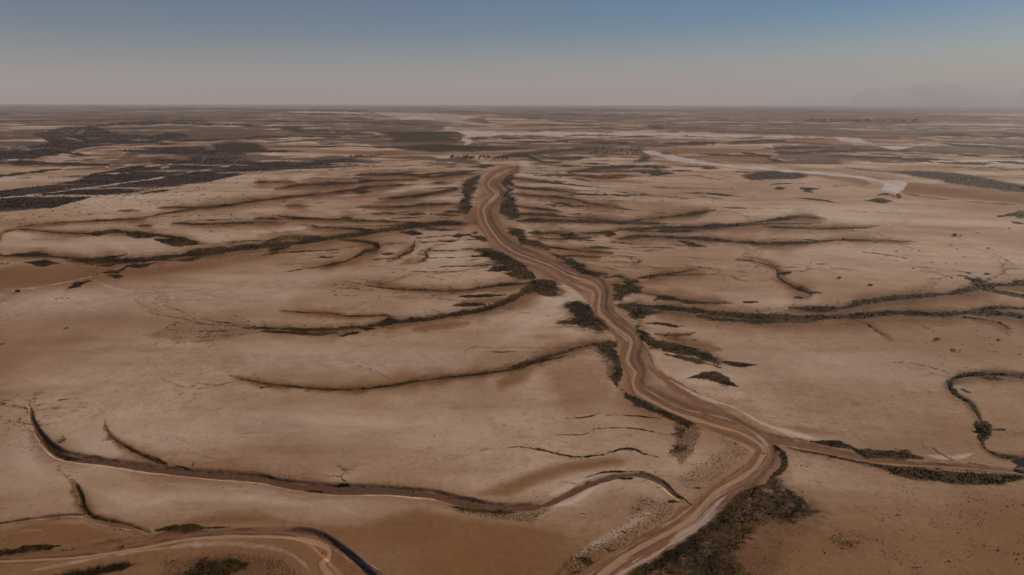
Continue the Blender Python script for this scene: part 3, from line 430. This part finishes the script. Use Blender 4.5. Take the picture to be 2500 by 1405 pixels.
def tag(o, label=None, cat=None, group=None, kind=None):
    if label: o['label'] = label
    if cat: o['category'] = cat
    if group: o['group'] = group
    if kind: o['kind'] = kind
    return o
def mesh_np(name, verts, faces, mat, smooth=False):
    me = bpy.data.meshes.new(name); n = faces.shape[1]
    me.vertices.add(len(verts)); me.vertices.foreach_set('co', np.ascontiguousarray(verts, np.float32).ravel())
    me.loops.add(faces.size); me.loops.foreach_set('vertex_index', np.ascontiguousarray(faces, np.int32).ravel())
    me.polygons.add(len(faces)); me.polygons.foreach_set('loop_start', np.arange(0, faces.size, n, dtype=np.int32))
    me.polygons.foreach_set('use_smooth', np.full(len(faces), smooth))
    me.update(calc_edges=True); me.materials.append(mat)
    o = bpy.data.objects.new(name, me); C.objects.link(o); return o
def attr(o, name, data):
    if data.ndim == 1: a = o.data.attributes.new(name, 'FLOAT', 'POINT'); a.data.foreach_set('value', data.astype(np.float32))
    else: a = o.data.attributes.new(name, 'FLOAT_COLOR', 'POINT'); a.data.foreach_set('color', np.ascontiguousarray(data, np.float32).ravel())

# ======================================================= ground material
class N:
    def __init__(s, name):
        s.m = bpy.data.materials.new(name); s.m.use_nodes = True; s.t = s.m.node_tree
        s.b = s.t.nodes['Principled BSDF']; s.b.inputs['Specular IOR Level'].default_value = .10
    def n(s, ty, **k):
        x = s.t.nodes.new(ty)
        for a, b in k.items(): setattr(x, a, b)
        return x
    def put(s, sock, v):
        if hasattr(v, 'links') or hasattr(v, 'is_output'): s.t.links.new(v, sock)
        else: sock.default_value = v
    def math(s, op, a, b=0.0, c=0.0, clamp=False):
        x = s.n('ShaderNodeMath', operation=op, use_clamp=clamp)
        for q, v in zip(x.inputs, (a, b, c)): s.put(q, v)
        return x.outputs[0]
    def mix(s, f, a, b):
        x = s.n('ShaderNodeMix', data_type='RGBA')
        s.put(x.inputs[0], f); s.put(x.inputs[6], a); s.put(x.inputs[7], b); return x.outputs[2]
    def step(s, v, lo, hi):
        x = s.n('ShaderNodeMapRange', interpolation_type='SMOOTHSTEP'); s.put(x.inputs[0], v)
        x.inputs[1].default_value = lo; x.inputs[2].default_value = hi; return x.outputs[0]
    def noise(s, vec, scale, detail=4, rough=.55):
        x = s.n('ShaderNodeTexNoise'); s.put(x.inputs['Vector'], vec); x.inputs['Scale'].default_value = scale
        x.inputs['Detail'].default_value = detail; x.inputs['Roughness'].default_value = rough; return x.outputs['Fac']
def rgba(r, g, b): return (r, g, b, 1)
def ground_material():
    g = N('tidal_flat_mud'); co = g.n('ShaderNodeTexCoord').outputs['Object']
    L = {}
    for nm, ks in (('cover_a', 'vmrs'), ('cover_b', 'btwd'), ('cover_c', 'kfg')):
        a = g.n('ShaderNodeAttribute', attribute_name=nm); sp = g.n('ShaderNodeSeparateColor'); g.put(sp.inputs[0], a.outputs['Color'])
        for q, k in zip([sp.outputs[0], sp.outputs[1], sp.outputs[2], a.outputs['Alpha']], ks): L[k] = q
    nL = g.noise(co, 1 / 260, 5, .55); nM = g.noise(co, 1 / 28, 9, .62); nS = g.noise(co, 1 / 2.2, 5, .6); nF = g.noise(co, 1 / .5, 2, .5); nX = g.noise(co, 1 / 900, 6, .6)
    nK = g.noise(co, 1 / 7.0, 8, .62)
    def rag(v, k1, k2, lo, hi, n1=nM, n2=nS):
        t = g.math('ADD', g.math('MULTIPLY', g.math('SUBTRACT', n1, .5), k1), g.math('MULTIPLY', g.math('SUBTRACT', n2, .5), k2))
        return g.step(g.math('MULTIPLY', v, g.math('ADD', t, 1.0)), lo, hi)
    sand = g.mix(g.step(nL, .38, .62), rgba(.30, .172, .095), rgba(.49, .348, .235))
    sand = g.mix(g.math('MULTIPLY', g.step(nX, .42, .62), .4), sand, rgba(.41, .262, .180))
    sand = g.mix(g.math('MULTIPLY', g.step(nM, .35, .7), .45), sand, rgba(.49, .34, .215))
    sand = g.mix(g.math('MULTIPLY', g.step(nK, .40, .70), .42), sand, rgba(.27, .155, .08))
    sand = g.mix(g.math('MULTIPLY', g.step(nS, .50, .70), .42), sand, rgba(.20, .12, .07))
    mp = g.n('ShaderNodeMapping'); g.put(mp.inputs['Vector'], co); mp.inputs['Scale'].default_value = (.22, 1, 1); nA = g.noise(mp.outputs[0], 1 / 34, 6, .6)
    mp2 = g.n('ShaderNodeMapping'); g.put(mp2.inputs['Vector'], co); mp2.inputs['Scale'].default_value = (.4, 1, 1); mp2.inputs['Location'].default_value = (300, 900, 0); nB = g.noise(mp2.outputs[0], 1 / 130, 7, .62)
    sand = g.mix(g.math('MULTIPLY', g.step(nA, .50, .66), .42), sand, rgba(.215, .115, .060))
    sand = g.mix(g.math('MULTIPLY', g.step(nB, .50, .66), .62), sand, rgba(.54, .40, .30))
    sand = g.mix(g.math('MULTIPLY', g.step(nB, .50, .34), .5), sand, rgba(.235, .135, .075))
    nR = g.noise(mp2.outputs[0], 1 / 26, 7, .55); nR2 = g.noise(co, 1 / 11, 6, .6)
    for n_, wd, am in ((nR, .006, .5), (nR2, .009, .34)):
        ln = g.math('MULTIPLY', g.step(g.math('ABSOLUTE', g.math('SUBTRACT', n_, .52)), wd, wd * .3), g.step(g.noise(co, 1 / 85, 5, .6), .50, .60))
        sand = g.mix(g.math('MULTIPLY', ln, am), sand, rgba(.17, .095, .050))
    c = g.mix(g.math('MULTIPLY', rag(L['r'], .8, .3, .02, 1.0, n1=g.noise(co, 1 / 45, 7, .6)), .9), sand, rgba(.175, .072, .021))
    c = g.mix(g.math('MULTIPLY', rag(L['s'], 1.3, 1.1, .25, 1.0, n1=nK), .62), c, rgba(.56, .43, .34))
    bed = g.mix(nK, rgba(.115, .047, .020), rgba(.27, .130, .062))
    bed = g.mix(g.math('MULTIPLY', g.step(nS, .45, .7), .45), bed, rgba(.15, .075, .05))
    c = g.mix(g.math('MULTIPLY', rag(L['b'], .7, .5, .30, .50, n1=nK), g.math('ADD', .30, g.math('MULTIPLY', rag(L['r'], .9, .6, .25, .75, n1=nK), .68))), c, bed)
    eb = g.math('MULTIPLY', g.step(L['b'], .15, .4), g.step(L['b'], .85, .6)); c = g.mix(g.math('MULTIPLY', eb, g.math('MULTIPLY', g.step(nM, .35, .6), .6)), c, rgba(.10, .05, .03))
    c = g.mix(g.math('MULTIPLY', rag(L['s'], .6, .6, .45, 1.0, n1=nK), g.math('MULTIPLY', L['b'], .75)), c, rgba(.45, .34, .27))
    # scattered low plants: specks whose number follows the cover
    thr = g.math('SUBTRACT', .80, g.math('MULTIPLY', L['d'], .36)); sp = g.step(g.math('SUBTRACT', g.math('ADD', g.math('MULTIPLY', nF, .75), g.math('MULTIPLY', nM, .25)), thr), -.015, .03)
    c = g.mix(g.math('MULTIPLY', sp, .85), c, rgba(.085, .045, .022))
    # wide scrub bands of the far plain
    fn = g.math('ADD', g.math('MULTIPLY', g.noise(co, 1 / 420, 9, .62), .42), g.math('ADD', g.math('MULTIPLY', g.noise(co, 1 / 90, 8, .66), .30), g.math('MULTIPLY', g.noise(co, 1 / 2600, 5, .6), .28)))
    pl = g.math('ADD', g.math('MULTIPLY', g.noise(mp2.outputs[0], 1 / 700, 8, .65), .5), g.math('MULTIPLY', nB, .5))
    c = g.mix(g.math('MULTIPLY', g.math('MULTIPLY', g.step(pl, .48, .56), g.step(L['f'], .1, .45)), .75), c, rgba(.52, .39, .30))
    ff = g.step(g.math('ADD', fn, g.math('MULTIPLY', L['f'], .30)),   .62, .655)
    ff = g.math('MULTIPLY', ff, g.step(L['f'], .0, .25))
    wet = g.mix(g.step(nL, .4, .6), rgba(.055, .032, .014), rgba(.10, .052, .030))
    c = g.mix(g.math('MULTIPLY', ff, .86), c, wet)
    c = g.mix(g.math('MULTIPLY', rag(L['k'], .8, .8, .35, .75, n1=nK), .85), c, rgba(.098, .047, .030))
    c = g.mix(rag(L['t'], .1, .15, .3, .75), c, g.mix(nS, rgba(.28, .155, .08), rgba(.37, .215, .12)))
    ve = rag(L['v'], 1.5, 1.1, .30, .62, n1=nK)
    halo = g.math('MULTIPLY', rag(L['g'], 2.0, 1.3, .10, .85, n1=nK), .88)
    c = g.mix(halo, c, g.mix(g.step(nM, .4, .6), rgba(.095, .046, .017), rgba(.135, .062, .030)))
    vg = g.mix(g.step(nM, .38, .62), rgba(.017, .010, .003), rgba(.070, .037, .006)); vg = g.mix(g.math('MULTIPLY', g.step(nS, .4, .7), .6), vg, rgba(.010, .008, .004))
    c = g.mix(ve, c, vg)
    c = g.mix(g.math('MULTIPLY', rag(L['m'], 2.0, 1.2, .30, .80, n1=g.noise(mp2.outputs[0], 1 / 55, 8, .65)), 1.0), c, g.mix(nM, rgba(.026, .018, .016), rgba(.065, .041, .026)))
    wt = rag(L['w'], .3, .1, .12, .36)
    c = g.mix(g.math('MULTIPLY', wt, g.step(L['w'], .0, 1.0)), c, g.mix(g.step(nM, .35, .65), rgba(.40, .31, .25), rgba(.55, .46, .40)))
    g.put(g.b.inputs['Base Color'], c)
    g.put(g.b.inputs['Roughness'], g.math('SUBTRACT', .93, g.math('MULTIPLY', wt, .3)))
    bp = g.n('ShaderNodeBump'); bp.inputs['Strength'].default_value = .55; bp.inputs['Distance'].default_value = .5
    g.put(bp.inputs['Height'], g.math('ADD', g.math('MULTIPLY', nK, 1.0), g.math('MULTIPLY', nS, .35))); g.put(g.b.inputs['Normal'], bp.outputs[0])
    return g.m
GM = ground_material()

# ======================================================= terrain: one polar sheet to the horizon
RMAX = 92000.0
ys = np.concatenate([np.arange(254.0, 262, .3), np.arange(262, 700, 1.5), np.arange(700, 1500, 1.9)])
rr = H / np.tan(PITCH + np.arctan((ys - CY) / FPX)); rr = rr[(rr > 0) & (rr < RMAX)]
rr = np.concatenate([[RMAX], rr, [150, 120, 90, 60, 30, 8]]); rr = np.sort(rr)[::-1]
az = np.concatenate([np.linspace(R(-47), R(47), 1250), np.linspace(R(47), R(313), 40)[1:-1]])
na, nr = len(az), len(rr)
Xg = (rr[:, None] * np.sin(az)[None]).ravel(); Yg = (rr[:, None] * np.cos(az)[None]).ravel()
pxg, pyg = px_of(Xg, Yg)
seen = (Yg > 20) & (pxg > X0) & (pxg < X0 + NX) & (pyg > Y0) & (pyg < Y0 + NY)
# let the surveyed outlines wander a little with the ground itself
wx = (fbm(Xg / 9, Yg / 9, 4, 21) - .5); wy = (fbm(Xg / 9, Yg / 9, 4, 31) - .5)
amp = np.clip((pyg - 400) / 200, 0, 1) * 5.0
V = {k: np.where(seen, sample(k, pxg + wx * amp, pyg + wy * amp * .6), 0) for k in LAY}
qx = (fbm(Xg / 7, Yg / 7, 4, 61) - .5) * 46 * np.clip((pyg - 380) / 200, .6, 1) + (fbm(Xg / 40, Yg / 40, 2, 65) - .5) * 30
qy = (fbm(Xg / 22, Yg / 22, 4, 71) - .5) * 16 * np.clip((pyg - 400) / 300, .2, 1)
V['v'] = np.maximum(V['v'], .82 * np.where(seen, sample('p', pxg + qx, pyg + qy), 0))
sx = (fbm(Xg / 6, Yg / 3.5, 3, 161) - .5) * 26 * np.clip((pyg - 380) / 200, .3, 1)
V['v'] = np.maximum(V['v'], .92 * np.where(seen, sample('v', pxg + sx, pyg + wy * amp), 0))
qx2 = (fbm(Xg / 60, Yg / 60, 3, 81) - .5) * 70; qy2 = (fbm(Xg / 60, Yg / 60, 3, 86) - .5) * 36 * np.clip((pyg - 400) / 300, .1, 1)
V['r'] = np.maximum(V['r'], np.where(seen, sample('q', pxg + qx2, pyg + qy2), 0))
gx = (fbm(Xg / 14, Yg / 9, 4, 171) - .5) * 60 * np.clip((pyg - 380) / 200, .4, 1)
V['g'] = np.maximum(np.where(seen, sample('g', pxg + gx * .5, pyg + wy * amp), 0), np.where(seen, sample('u', pxg + gx, pyg + qy), 0)) * (1 - V['b'])
gate = lambda X, Y: np.clip((fbm(X / 150, Y / 42, 4, 201) - .28) / .16, .45, 1)
V['m'] *= gate(Xg, Yg)
V['v'] *= 1 - .85 * V['b']; V['v'] *= 1 - V['t']
V['f'] = np.where(seen, V['f'], .3 * np.clip(np.hypot(Xg, Yg) / 2500 - .3, 0, 1))
Zg = relief(Xg, Yg, V['h'])
co = np.stack([Xg, Yg, Zg], 1)
I = np.arange(nr * na).reshape(nr, na); J = np.roll(I, -1, 1)
F = np.stack([I[:-1], I[1:], J[1:], J[:-1]], -1).reshape(-1, 4)
fv = lambda k: V[k][F].mean(1)
cls = np.zeros(len(F), int)
cls[(fv('h') > .12)] = 1; cls[(fv('b') > .5) | (fv('t') > .5)] = 2; cls[fv('w') > .5] = 3
# inner cap
full = bpy.data.meshes.new('t'); full.vertices.add(len(co)); full.vertices.foreach_set('co', co.astype(np.float32).ravel())
# smooth normals from the whole sheet, so that its pieces join without a seam
a = co[F]; nrm = np.cross(a[:, 2] - a[:, 0], a[:, 1] - a[:, 3]); nrm[nrm[:, 2] < 0] *= -1
VN = np.zeros_like(co)
for k in range(3): VN[:, k] = sum(np.bincount(F[:, q], nrm[:, k], minlength=len(co)) for q in range(4))
VN /= np.maximum(np.linalg.norm(VN, axis=1, keepdims=True), 1e-9)
bpy.data.meshes.remove(full)
CA = {'cover_a': 'vmrs', 'cover_b': 'btwd', 'cover_c': 'kfg'}
for ci, nm, lab in ((0, 'ground', 'pale brown tidal mud flat stained with orange silt, reaching to the horizon'),
                    (1, 'creek_beds', 'narrow dark branching creeks cut into the mud flat'),
                    (2, 'riverbed', 'red-brown winding riverbed with a lighter trickle line down its middle'),
                    (3, 'river_water', 'pale shallow river water shining far off below the horizon')):
    f = F[cls == ci]
    f = f[:, ::-1] if np.cross(co[f[0, 1]] - co[f[0, 0]], co[f[0, 2]] - co[f[0, 0]])[2] < 0 else f
    u, inv = np.unique(f, return_inverse=True); f2 = inv.reshape(-1, 4)
    o = mesh_np(nm, co[u], f2, GM, True)
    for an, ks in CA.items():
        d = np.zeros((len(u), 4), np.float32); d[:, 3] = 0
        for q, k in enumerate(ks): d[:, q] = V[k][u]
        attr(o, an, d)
    o.data.normals_split_custom_set_from_vertices(VN[u].astype(np.float32))
    tag(o, lab, {0: 'ground', 1: 'creek', 2: 'riverbed', 3: 'water'}[ci], kind='structure')

# ======================================================= the dark pool at the right edge
g = N('still_water'); g.b.inputs['Base Color'].default_value = rgba(.012, .012, .014); g.b.inputs['Roughness'].default_value = .9; g.b.inputs['Specular IOR Level'].default_value = .05
pp = [at(x, y)[:2] for x, y in ((2470, 1119), (2488, 1113), (2512, 1110), (2545, 1112), (2556, 1130), (2540, 1150), (2512, 1150), (2484, 1144), (2472, 1137), (2488, 1130), (2478, 1124))]
cen = np.mean(pp, 0); vv = [(*cen, 0)] + [(x, y, 0) for x, y in pp]
me = bpy.data.meshes.new('pool'); zc = float(relief(np.array([cen[0]]), np.array([cen[1]]), 0)[0])
me.from_pydata([(x, y, zc + .02) for x, y, _ in vv], [], [(0, i + 1, (i + 1) % len(pp) + 1) for i in range(len(pp))]); me.materials.append(g.m)
o = bpy.data.objects.new('pool', me); C.objects.link(o); tag(o, 'small black pool where two creeks meet by the orange bank', 'pool', kind='structure')

# ======================================================= mountains beyond the plain
g = N('far_rock'); co_ = g.n('ShaderNodeTexCoord').outputs['Object']
g.put(g.b.inputs['Base Color'], g.mix(g.noise(co_, 1 / 1500, 6, .6), rgba(.36, .36, .40), rgba(.46, .43, .45))); g.b.inputs['Roughness'].default_value = .95
prof = [(1840, 258), (1873, 251), (1905, 245), (1940, 240), (1970, 232), (2000, 236), (2039, 235), (2073, 237), (2095, 228), (2116, 219), (2150, 215), (2180, 213), (2215, 214), (2250, 208), (2296, 205), (2330, 203), (2372, 206), (2410, 209), (2449, 216), (2480, 221), (2510, 216), (2560, 208), (2640, 214), (2740, 228), (2860, 246), (2930, 258)]
nx, ny = 220, 26; xs = np.linspace(1840, 2930, nx); pyv = np.interp(xs, [p[0] for p in prof], [p[1] for p in prof])
vs_ = []
for j in range(ny):
    D = 72000 + 15000 * j / (ny - 1); across = math.sin(math.pi * j / (ny - 1)) ** .8
    for i in range(nx):
        d = RM @ np.array([(xs[i] - CX) / FPX, -(pyv[i] - CY) / FPX, -1]); s = D / math.hypot(d[0], d[1])
        top = max(0, H + 79500 * d[2] / math.hypot(d[0], d[1])); X, Y = d[0] * s, d[1] * s
        rdg = 1 - abs(2 * float(fbm(np.array([X / 4000]), np.array([Y / 4000]), 5, 40)[0]) - 1)
        vs_.append((X, Y, -30 + (top + 30) * across * (.55 + .5 * rdg) if j != ny // 2 else -30 + (top + 30) * (.92 + .08 * rdg)))
fc = np.array([[j * nx + i, j * nx + i + 1, (j + 1) * nx + i + 1, (j + 1) * nx + i] for j in range(ny - 1) for i in range(nx - 1)])
tag(mesh_np('mountains', np.array(vs_), fc, g.m, True), 'faint blue mountain range beyond the plain on the right', 'mountains', kind='structure')

# ======================================================= low plants (nobody could count them)
def veg_material(name, a, b, c):
    g = N(name); t = g.n('ShaderNodeAttribute', attribute_name='tone').outputs['Fac']
    col = g.mix(g.step(t, 0, .5), a, b); col = g.mix(g.step(t, .5, 1), col, c)
    g.put(g.b.inputs['Base Color'], col); g.b.inputs['Roughness'].default_value = .85; g.b.inputs['Specular IOR Level'].default_value = .0; return g.m
VM = veg_material('samphire', rgba(.008, .005, .002), rgba(.024, .014, .003), rgba(.068, .039, .006))
MM = veg_material('mangrove_leaf', rgba(.014, .010, .010), rgba(.032, .022, .018), rgba(.070, .046, .028))
def tufts(name, X, Y, Z, size, hgt, tone, nb, mat):
    n = len(X); ang = rng.uniform(0, 2 * np.pi, (n, nb)); rad = rng.uniform(.15, 1, (n, nb)) * size[:, None] * .5
    cx = X[:, None] + np.cos(ang) * rad; cy = Y[:, None] + np.sin(ang) * rad; cz = Z[:, None] + hgt[:, None] * rng.uniform(.15, .9, (n, nb)) * (1 - .5 * rad / size[:, None])
    s = size[:, None] * rng.uniform(.28, .5, (n, nb)); v = np.empty((n, nb, 3, 3))
    o = rng.normal(0, 1, (n, nb, 3, 3)); o -= o.mean(2, keepdims=True); o /= np.linalg.norm(o, axis=3, keepdims=True) + 1e-6; o[..., 2] *= .6
    v = np.stack([cx, cy, cz], -1)[:, :, None, :] + o * s[..., None, None]; v[..., 2] = np.maximum(v[..., 2], Z[:, None, None] - .05)
    ob = mesh_np(name, v.reshape(-1, 3), np.arange(n * nb * 3).reshape(-1, 3), mat)
    attr(ob, 'tone', np.clip(np.repeat(tone, nb * 3) + rng.normal(0, .12, n * nb * 3), 0, 1)); return ob
K = 1500000
px = rng.uniform(-330, 2830, K); py = rng.uniform(430, 1490, K)
X, Y = at_many(px, py)
wx_ = (fbm(X / 9, Y / 9, 4, 21) - .5) * np.clip((py - 400) / 200, 0, 1) * 5; wy_ = (fbm(X / 9, Y / 9, 4, 31) - .5) * np.clip((py - 400) / 200, 0, 1) * 3
sm = {k: sample(k, px + wx_, py + wy_) for k in 'vdbtwkh'}
nz = fbm(X / 4, Y / 4, 3, 55)
qx = (fbm(X / 7, Y / 7, 4, 61) - .5) * 46 * np.clip((py - 380) / 200, .6, 1) + (fbm(X / 40, Y / 40, 2, 65) - .5) * 30; qy = (fbm(X / 22, Y / 22, 4, 71) - .5) * 16 * np.clip((py - 400) / 300, .2, 1)
sm['v'] = np.maximum(sm['v'], sample('p', px + qx, py + qy))
p = .80 * np.clip(sm['v'] * (nz * 1.2 + .2) - .22, 0, 1) + .22 * sm['d'] * np.clip(nz * 3 - 1.1, 0, 1) + .10 * np.clip(sm['k'], 0, 1) + .0009 * (nz > .55)
p *= 1 - np.clip(sm['b'] * .85 + sm['t'] * 2 + sm['w'], 0, 1); p *= np.where(py < 560, .55, 1)
k = rng.random(K) < p * .42
X, Y, px, py, vv_ = X[k], Y[k], px[k], py[k], sm['v'][k]; Z = relief(X, Y, sm['h'][k])
mpp = np.hypot(np.hypot(X, Y), H) / FPX
size = np.clip(mpp * rng.uniform(1.3, 3.4, len(X)), .25, 2.2) * (.8 + .4 * vv_) * np.where(rng.random(len(X)) < .05, 1.9, 1); tone = np.clip(fbm(X / 30, Y / 30, 3, 77) * 1.6 - .3 + rng.normal(0, .15, len(X)), 0, 1)
print('tufts', len(X))
tag(tufts('low_scrub', X, Y, Z, size, size * .5, tone, 5, VM), 'low dark olive and brown samphire scrub lining the creeks and riverbed', 'scrub', kind='stuff')
# grey thickets of the far left
K = 190000; px = rng.uniform(-300, 1000, K); py = rng.uniform(286, 535, K); m = sample('m', px, py)
Xq, Yq = at_many(px, py); m = m * gate(Xq, Yq)
edge = sample('m', px, py - 9) * (py > 400)
X, Y = at_many(px, py); nz = fbm(X / 40, Y / 40, 3, 91)
k = rng.random(K) < np.clip(m * (nz * 2.2 - .55), 0, 1) * .30 + edge * (1 - m) * .06 * (nz > .4)
X, Y, py = X[k], Y[k], py[k]; mpp = np.hypot(X, Y) / FPX; size = np.clip(mpp * rng.uniform(1.3, 3.2, len(X)), 1.5, 11)
print('mangroves', len(X))
tag(tufts('mangrove_thicket', X, Y, relief(X, Y, 0), size, np.clip(size * .5, 1, 4.5), np.clip(rng.normal(.35, .25, len(X)), 0, 1), 7, MM), 'grey-green mangrove thickets along the old river arms on the left', 'thicket', kind='stuff')

# ======================================================= shrubs and trees one can tell apart
def bush_mesh(name, seed, mat, nl, flat, stem):
    r = np.random.default_rng(seed); tri = []; tones = []
    lobes = r.normal(0, .22, (5, 3)); lobes[:, 2] = abs(lobes[:, 2]) * .6 + (.45 if stem else .25)
    for q in range(nl):
        c = lobes[r.integers(5)] + r.normal(0, .13, 3); o_ = r.normal(0, 1, (3, 3)); o_ -= o_.mean(0); o_ /= np.linalg.norm(o_, axis=1)[:, None]; t = c + o_ * r.uniform(.05, .11)
        t[:, 2] = np.maximum(t[:, 2] * flat, .0); tri += list(t); tones += [float(np.clip(.25 + c[2] + r.normal(0, .15), 0, 1))] * 3
    f = [(i, i + 1, i + 2) for i in range(0, len(tri), 3)]
    for q in range(4):                                   # tapered stems rising into the crown
        a = q * 1.57 + r.uniform(-.4, .4); b0 = len(tri); tip = np.array([math.cos(a) * .22, math.sin(a) * .22, .42 * flat])
        for i in range(3): tri.append(np.array([math.cos(a) * .04 + .02 * math.cos(i * 2.1), math.sin(a) * .04 + .02 * math.sin(i * 2.1), -.05])); tones.append(0)
        tri.append(tip); tones.append(0); f += [(b0, b0 + 1, b0 + 3), (b0 + 1, b0 + 2, b0 + 3), (b0 + 2, b0, b0 + 3)]
    me = bpy.data.meshes.new(name); me.from_pydata([tuple(t) for t in tri], [], f); me.materials.append(mat)
    at_ = me.attributes.new('tone', 'FLOAT', 'POINT'); at_.data.foreach_set('value', np.array(tones, np.float32)); return me
SH = [bush_mesh('shrub', s_, VM, 110, .65, False) for s_ in (1, 2, 3)]; TR = [bush_mesh('tree', s_, MM, 130, 1.15, True) for s_ in (4, 5, 6)]
def plant(kind, x, y, wpx, label, group):
    P_ = at(x, y); sc = wpx / FPX * math.hypot(P_[1], H) * 1.05
    z = float(relief(P_[:1], P_[1:2], sample('h', np.array([x]), np.array([y])))[0])
    o = bpy.data.objects.new(kind, random.choice(SH if kind == 'shrub' else TR)); C.objects.link(o)
    o.location = (P_[0], P_[1], z); o.rotation_euler = (0, 0, random.uniform(0, 6.28)); o.scale = (sc * random.uniform(.9, 1.2), sc * random.uniform(.9, 1.2), sc * random.uniform(.7, 1.0))
    return tag(o, label, kind, group)
for x, y, w_, lab in ((154, 1071, 20, 'lone dark shrub inside the bend of the wide lower creek'), (163, 799, 12, 'small faint shrub alone on the bare mud at the left'), (5, 836, 10, 'small shrub at the left edge on bare mud'), (8, 649, 14, 'dark shrub at the left edge above the orange stain'),
                      (1559, 641, 19, 'spiky dark shrub alone on pale mud right of the riverbed'), (1643, 421, 8, 'dark round shrub at the end of the olive patch, the upper of two'), (1643, 428, 8, 'dark round shrub at the end of the olive patch, the lower of two'), (1394, 573, 15, 'wide dark shrub clump on the straight creek near the riverbed'),
                      (2264, 799, 9, 'small shrub just below the forked creek on the right'), (2288, 826, 18, 'ragged shrub clump below the forked creek, the larger'), (2327, 852, 16, 'ragged reddish shrub clump farther below the forked creek'), (2440, 826, 12, 'small shrub beside the curled end of a thin creek'), (2330, 575, 18, 'spreading shrub on the upper right flat'), (2048, 680, 13, 'small shrub on the flat between two creeks on the right'),
                      (2125, 697, 14, 'faint shrub clump above the forked creek'), (1013, 483, 5, 'tiny black shrub alone between two dark creeks'), (696, 492, 7, 'dark shrub beside the long left creek'), (517, 568, 9, 'dark shrub above the long left creek'), (300, 1330, 12, 'dark shrub on the bank of the bottom creek'), (1867, 1095, 9, 'small dark shrub on the sharp bend of the riverbed'),
                      (1163, 570, 12, 'black shrub with a pale rim beside the riverbed junction'), (1305, 690, 18, 'dark shrub where the left creek meets the riverbed'), (2395, 1045, 30, 'big dark shrub clump at the foot of the hooked creek')):
    plant('shrub', x, y, w_, lab, None)
def scatter(n, kind, poly_x, fy0, fy1, w0, w1, label, group):
    i = 0
    while i < n:
        x = random.uniform(*poly_x); y0, y1 = fy0(x), fy1(x); y = random.uniform(y0, y1)
        if LAY['b'][int(y - Y0), int(x - X0)] > .5: continue
        plant(kind, x, y, random.uniform(w0, w1), label, group); i += 1
scatter(75, 'shrub', (5, 640), lambda x: np.interp(x, [0, 128, 333, 512, 640], [520, 508, 472, 448, 424]), lambda x: np.interp(x, [0, 640], [560, 470]), 3.5, 7.5, 'small dark shrub scattered on the flat below the grey thicket', 'shrubs scattered below the grey thicket')
scatter(45, 'shrub', (5, 640), lambda x: np.interp(x, [0, 640], [555, 465]), lambda x: np.interp(x, [0, 640], [600, 530]), 3, 5, 'tiny shrub sprinkled over the left flat', 'tiny shrubs of the left flat')
scatter(42, 'shrub', (1420, 1800), lambda x: 438, lambda x: 520, 3, 6, 'small dark shrub sprinkled on the bright flat right of the upper riverbed', 'shrubs on the bright flat')
scatter(24, 'shrub', (1980, 2500), lambda x: 545, lambda x: np.interp(x, [1980, 2500], [640, 730]), 3.5, 8, 'small shrub dotted over the streaky right flat', 'shrubs on the right flat')
scatter(18, 'shrub', (2150, 2500), lambda x: 790, lambda x: 895, 3, 6, 'small shrub on the flat under the forked creek', 'shrubs under the forked creek')
scatter(55, 'tree', (1100, 1240), lambda x: np.interp(x, [1100, 1240], [382, 387]), lambda x: np.interp(x, [1100, 1240], [388, 393]), 4.0, 7.0, 'dark tree in the grove beyond the head of the riverbed', 'grove beyond the riverbed')
scatter(16, 'tree', (845, 905), lambda x: 383, lambda x: 388, 3.5, 6, 'dark tree in the little grove left of the larger one', 'little grove on the left')
scatter(45, 'tree', (1440, 1565), lambda x: 367, lambda x: 378, 2.5, 5.5, 'dark tree in the row beside the bend of the far river', 'trees beside the far river bend')
scatter(10, 'tree', (1335, 1385), lambda x: 345, lambda x: 349, 2.5, 4.5, 'dark tree on the pale strip south of the far river', 'trees on the pale strip')
scatter(80, 'tree', (1955, 2240), lambda x: 293.5, lambda x: 300, 2.5, 4.5, 'dark tree of the far wood below the mountains', 'far wood below the mountains')

# ======================================================= dusty air over the whole plain
hb = bpy.data.meshes.new('haze'); a_, t_ = 96000, 2750
vb = [(x, y, z) for z in (-60, t_) for x, y in ((-a_, -a_), (a_, -a_), (a_, a_), (-a_, a_))]
hb.from_pydata(vb, [], [(3, 2, 1, 0), (4, 5, 6, 7), (0, 1, 5, 4), (1, 2, 6, 5), (2, 3, 7, 6), (3, 0, 4, 7)])
hm = bpy.data.materials.new('dusty_air'); hm.use_nodes = True; t = hm.node_tree; t.nodes.remove(t.nodes['Principled BSDF'])
pv = t.nodes.new('ShaderNodeVolumePrincipled'); pv.inputs['Density'].default_value = 2.7e-5; pv.inputs['Color'].default_value = (.75, .715, .725, 1); pv.inputs['Anisotropy'].default_value = .0
t.links.new(pv.outputs[0], t.nodes['Material Output'].inputs['Volume']); hb.materials.append(hm)
ho = bpy.data.objects.new('haze', hb); C.objects.link(ho); tag(ho, 'pale dusty haze over the whole plain', 'haze', kind='stuff')
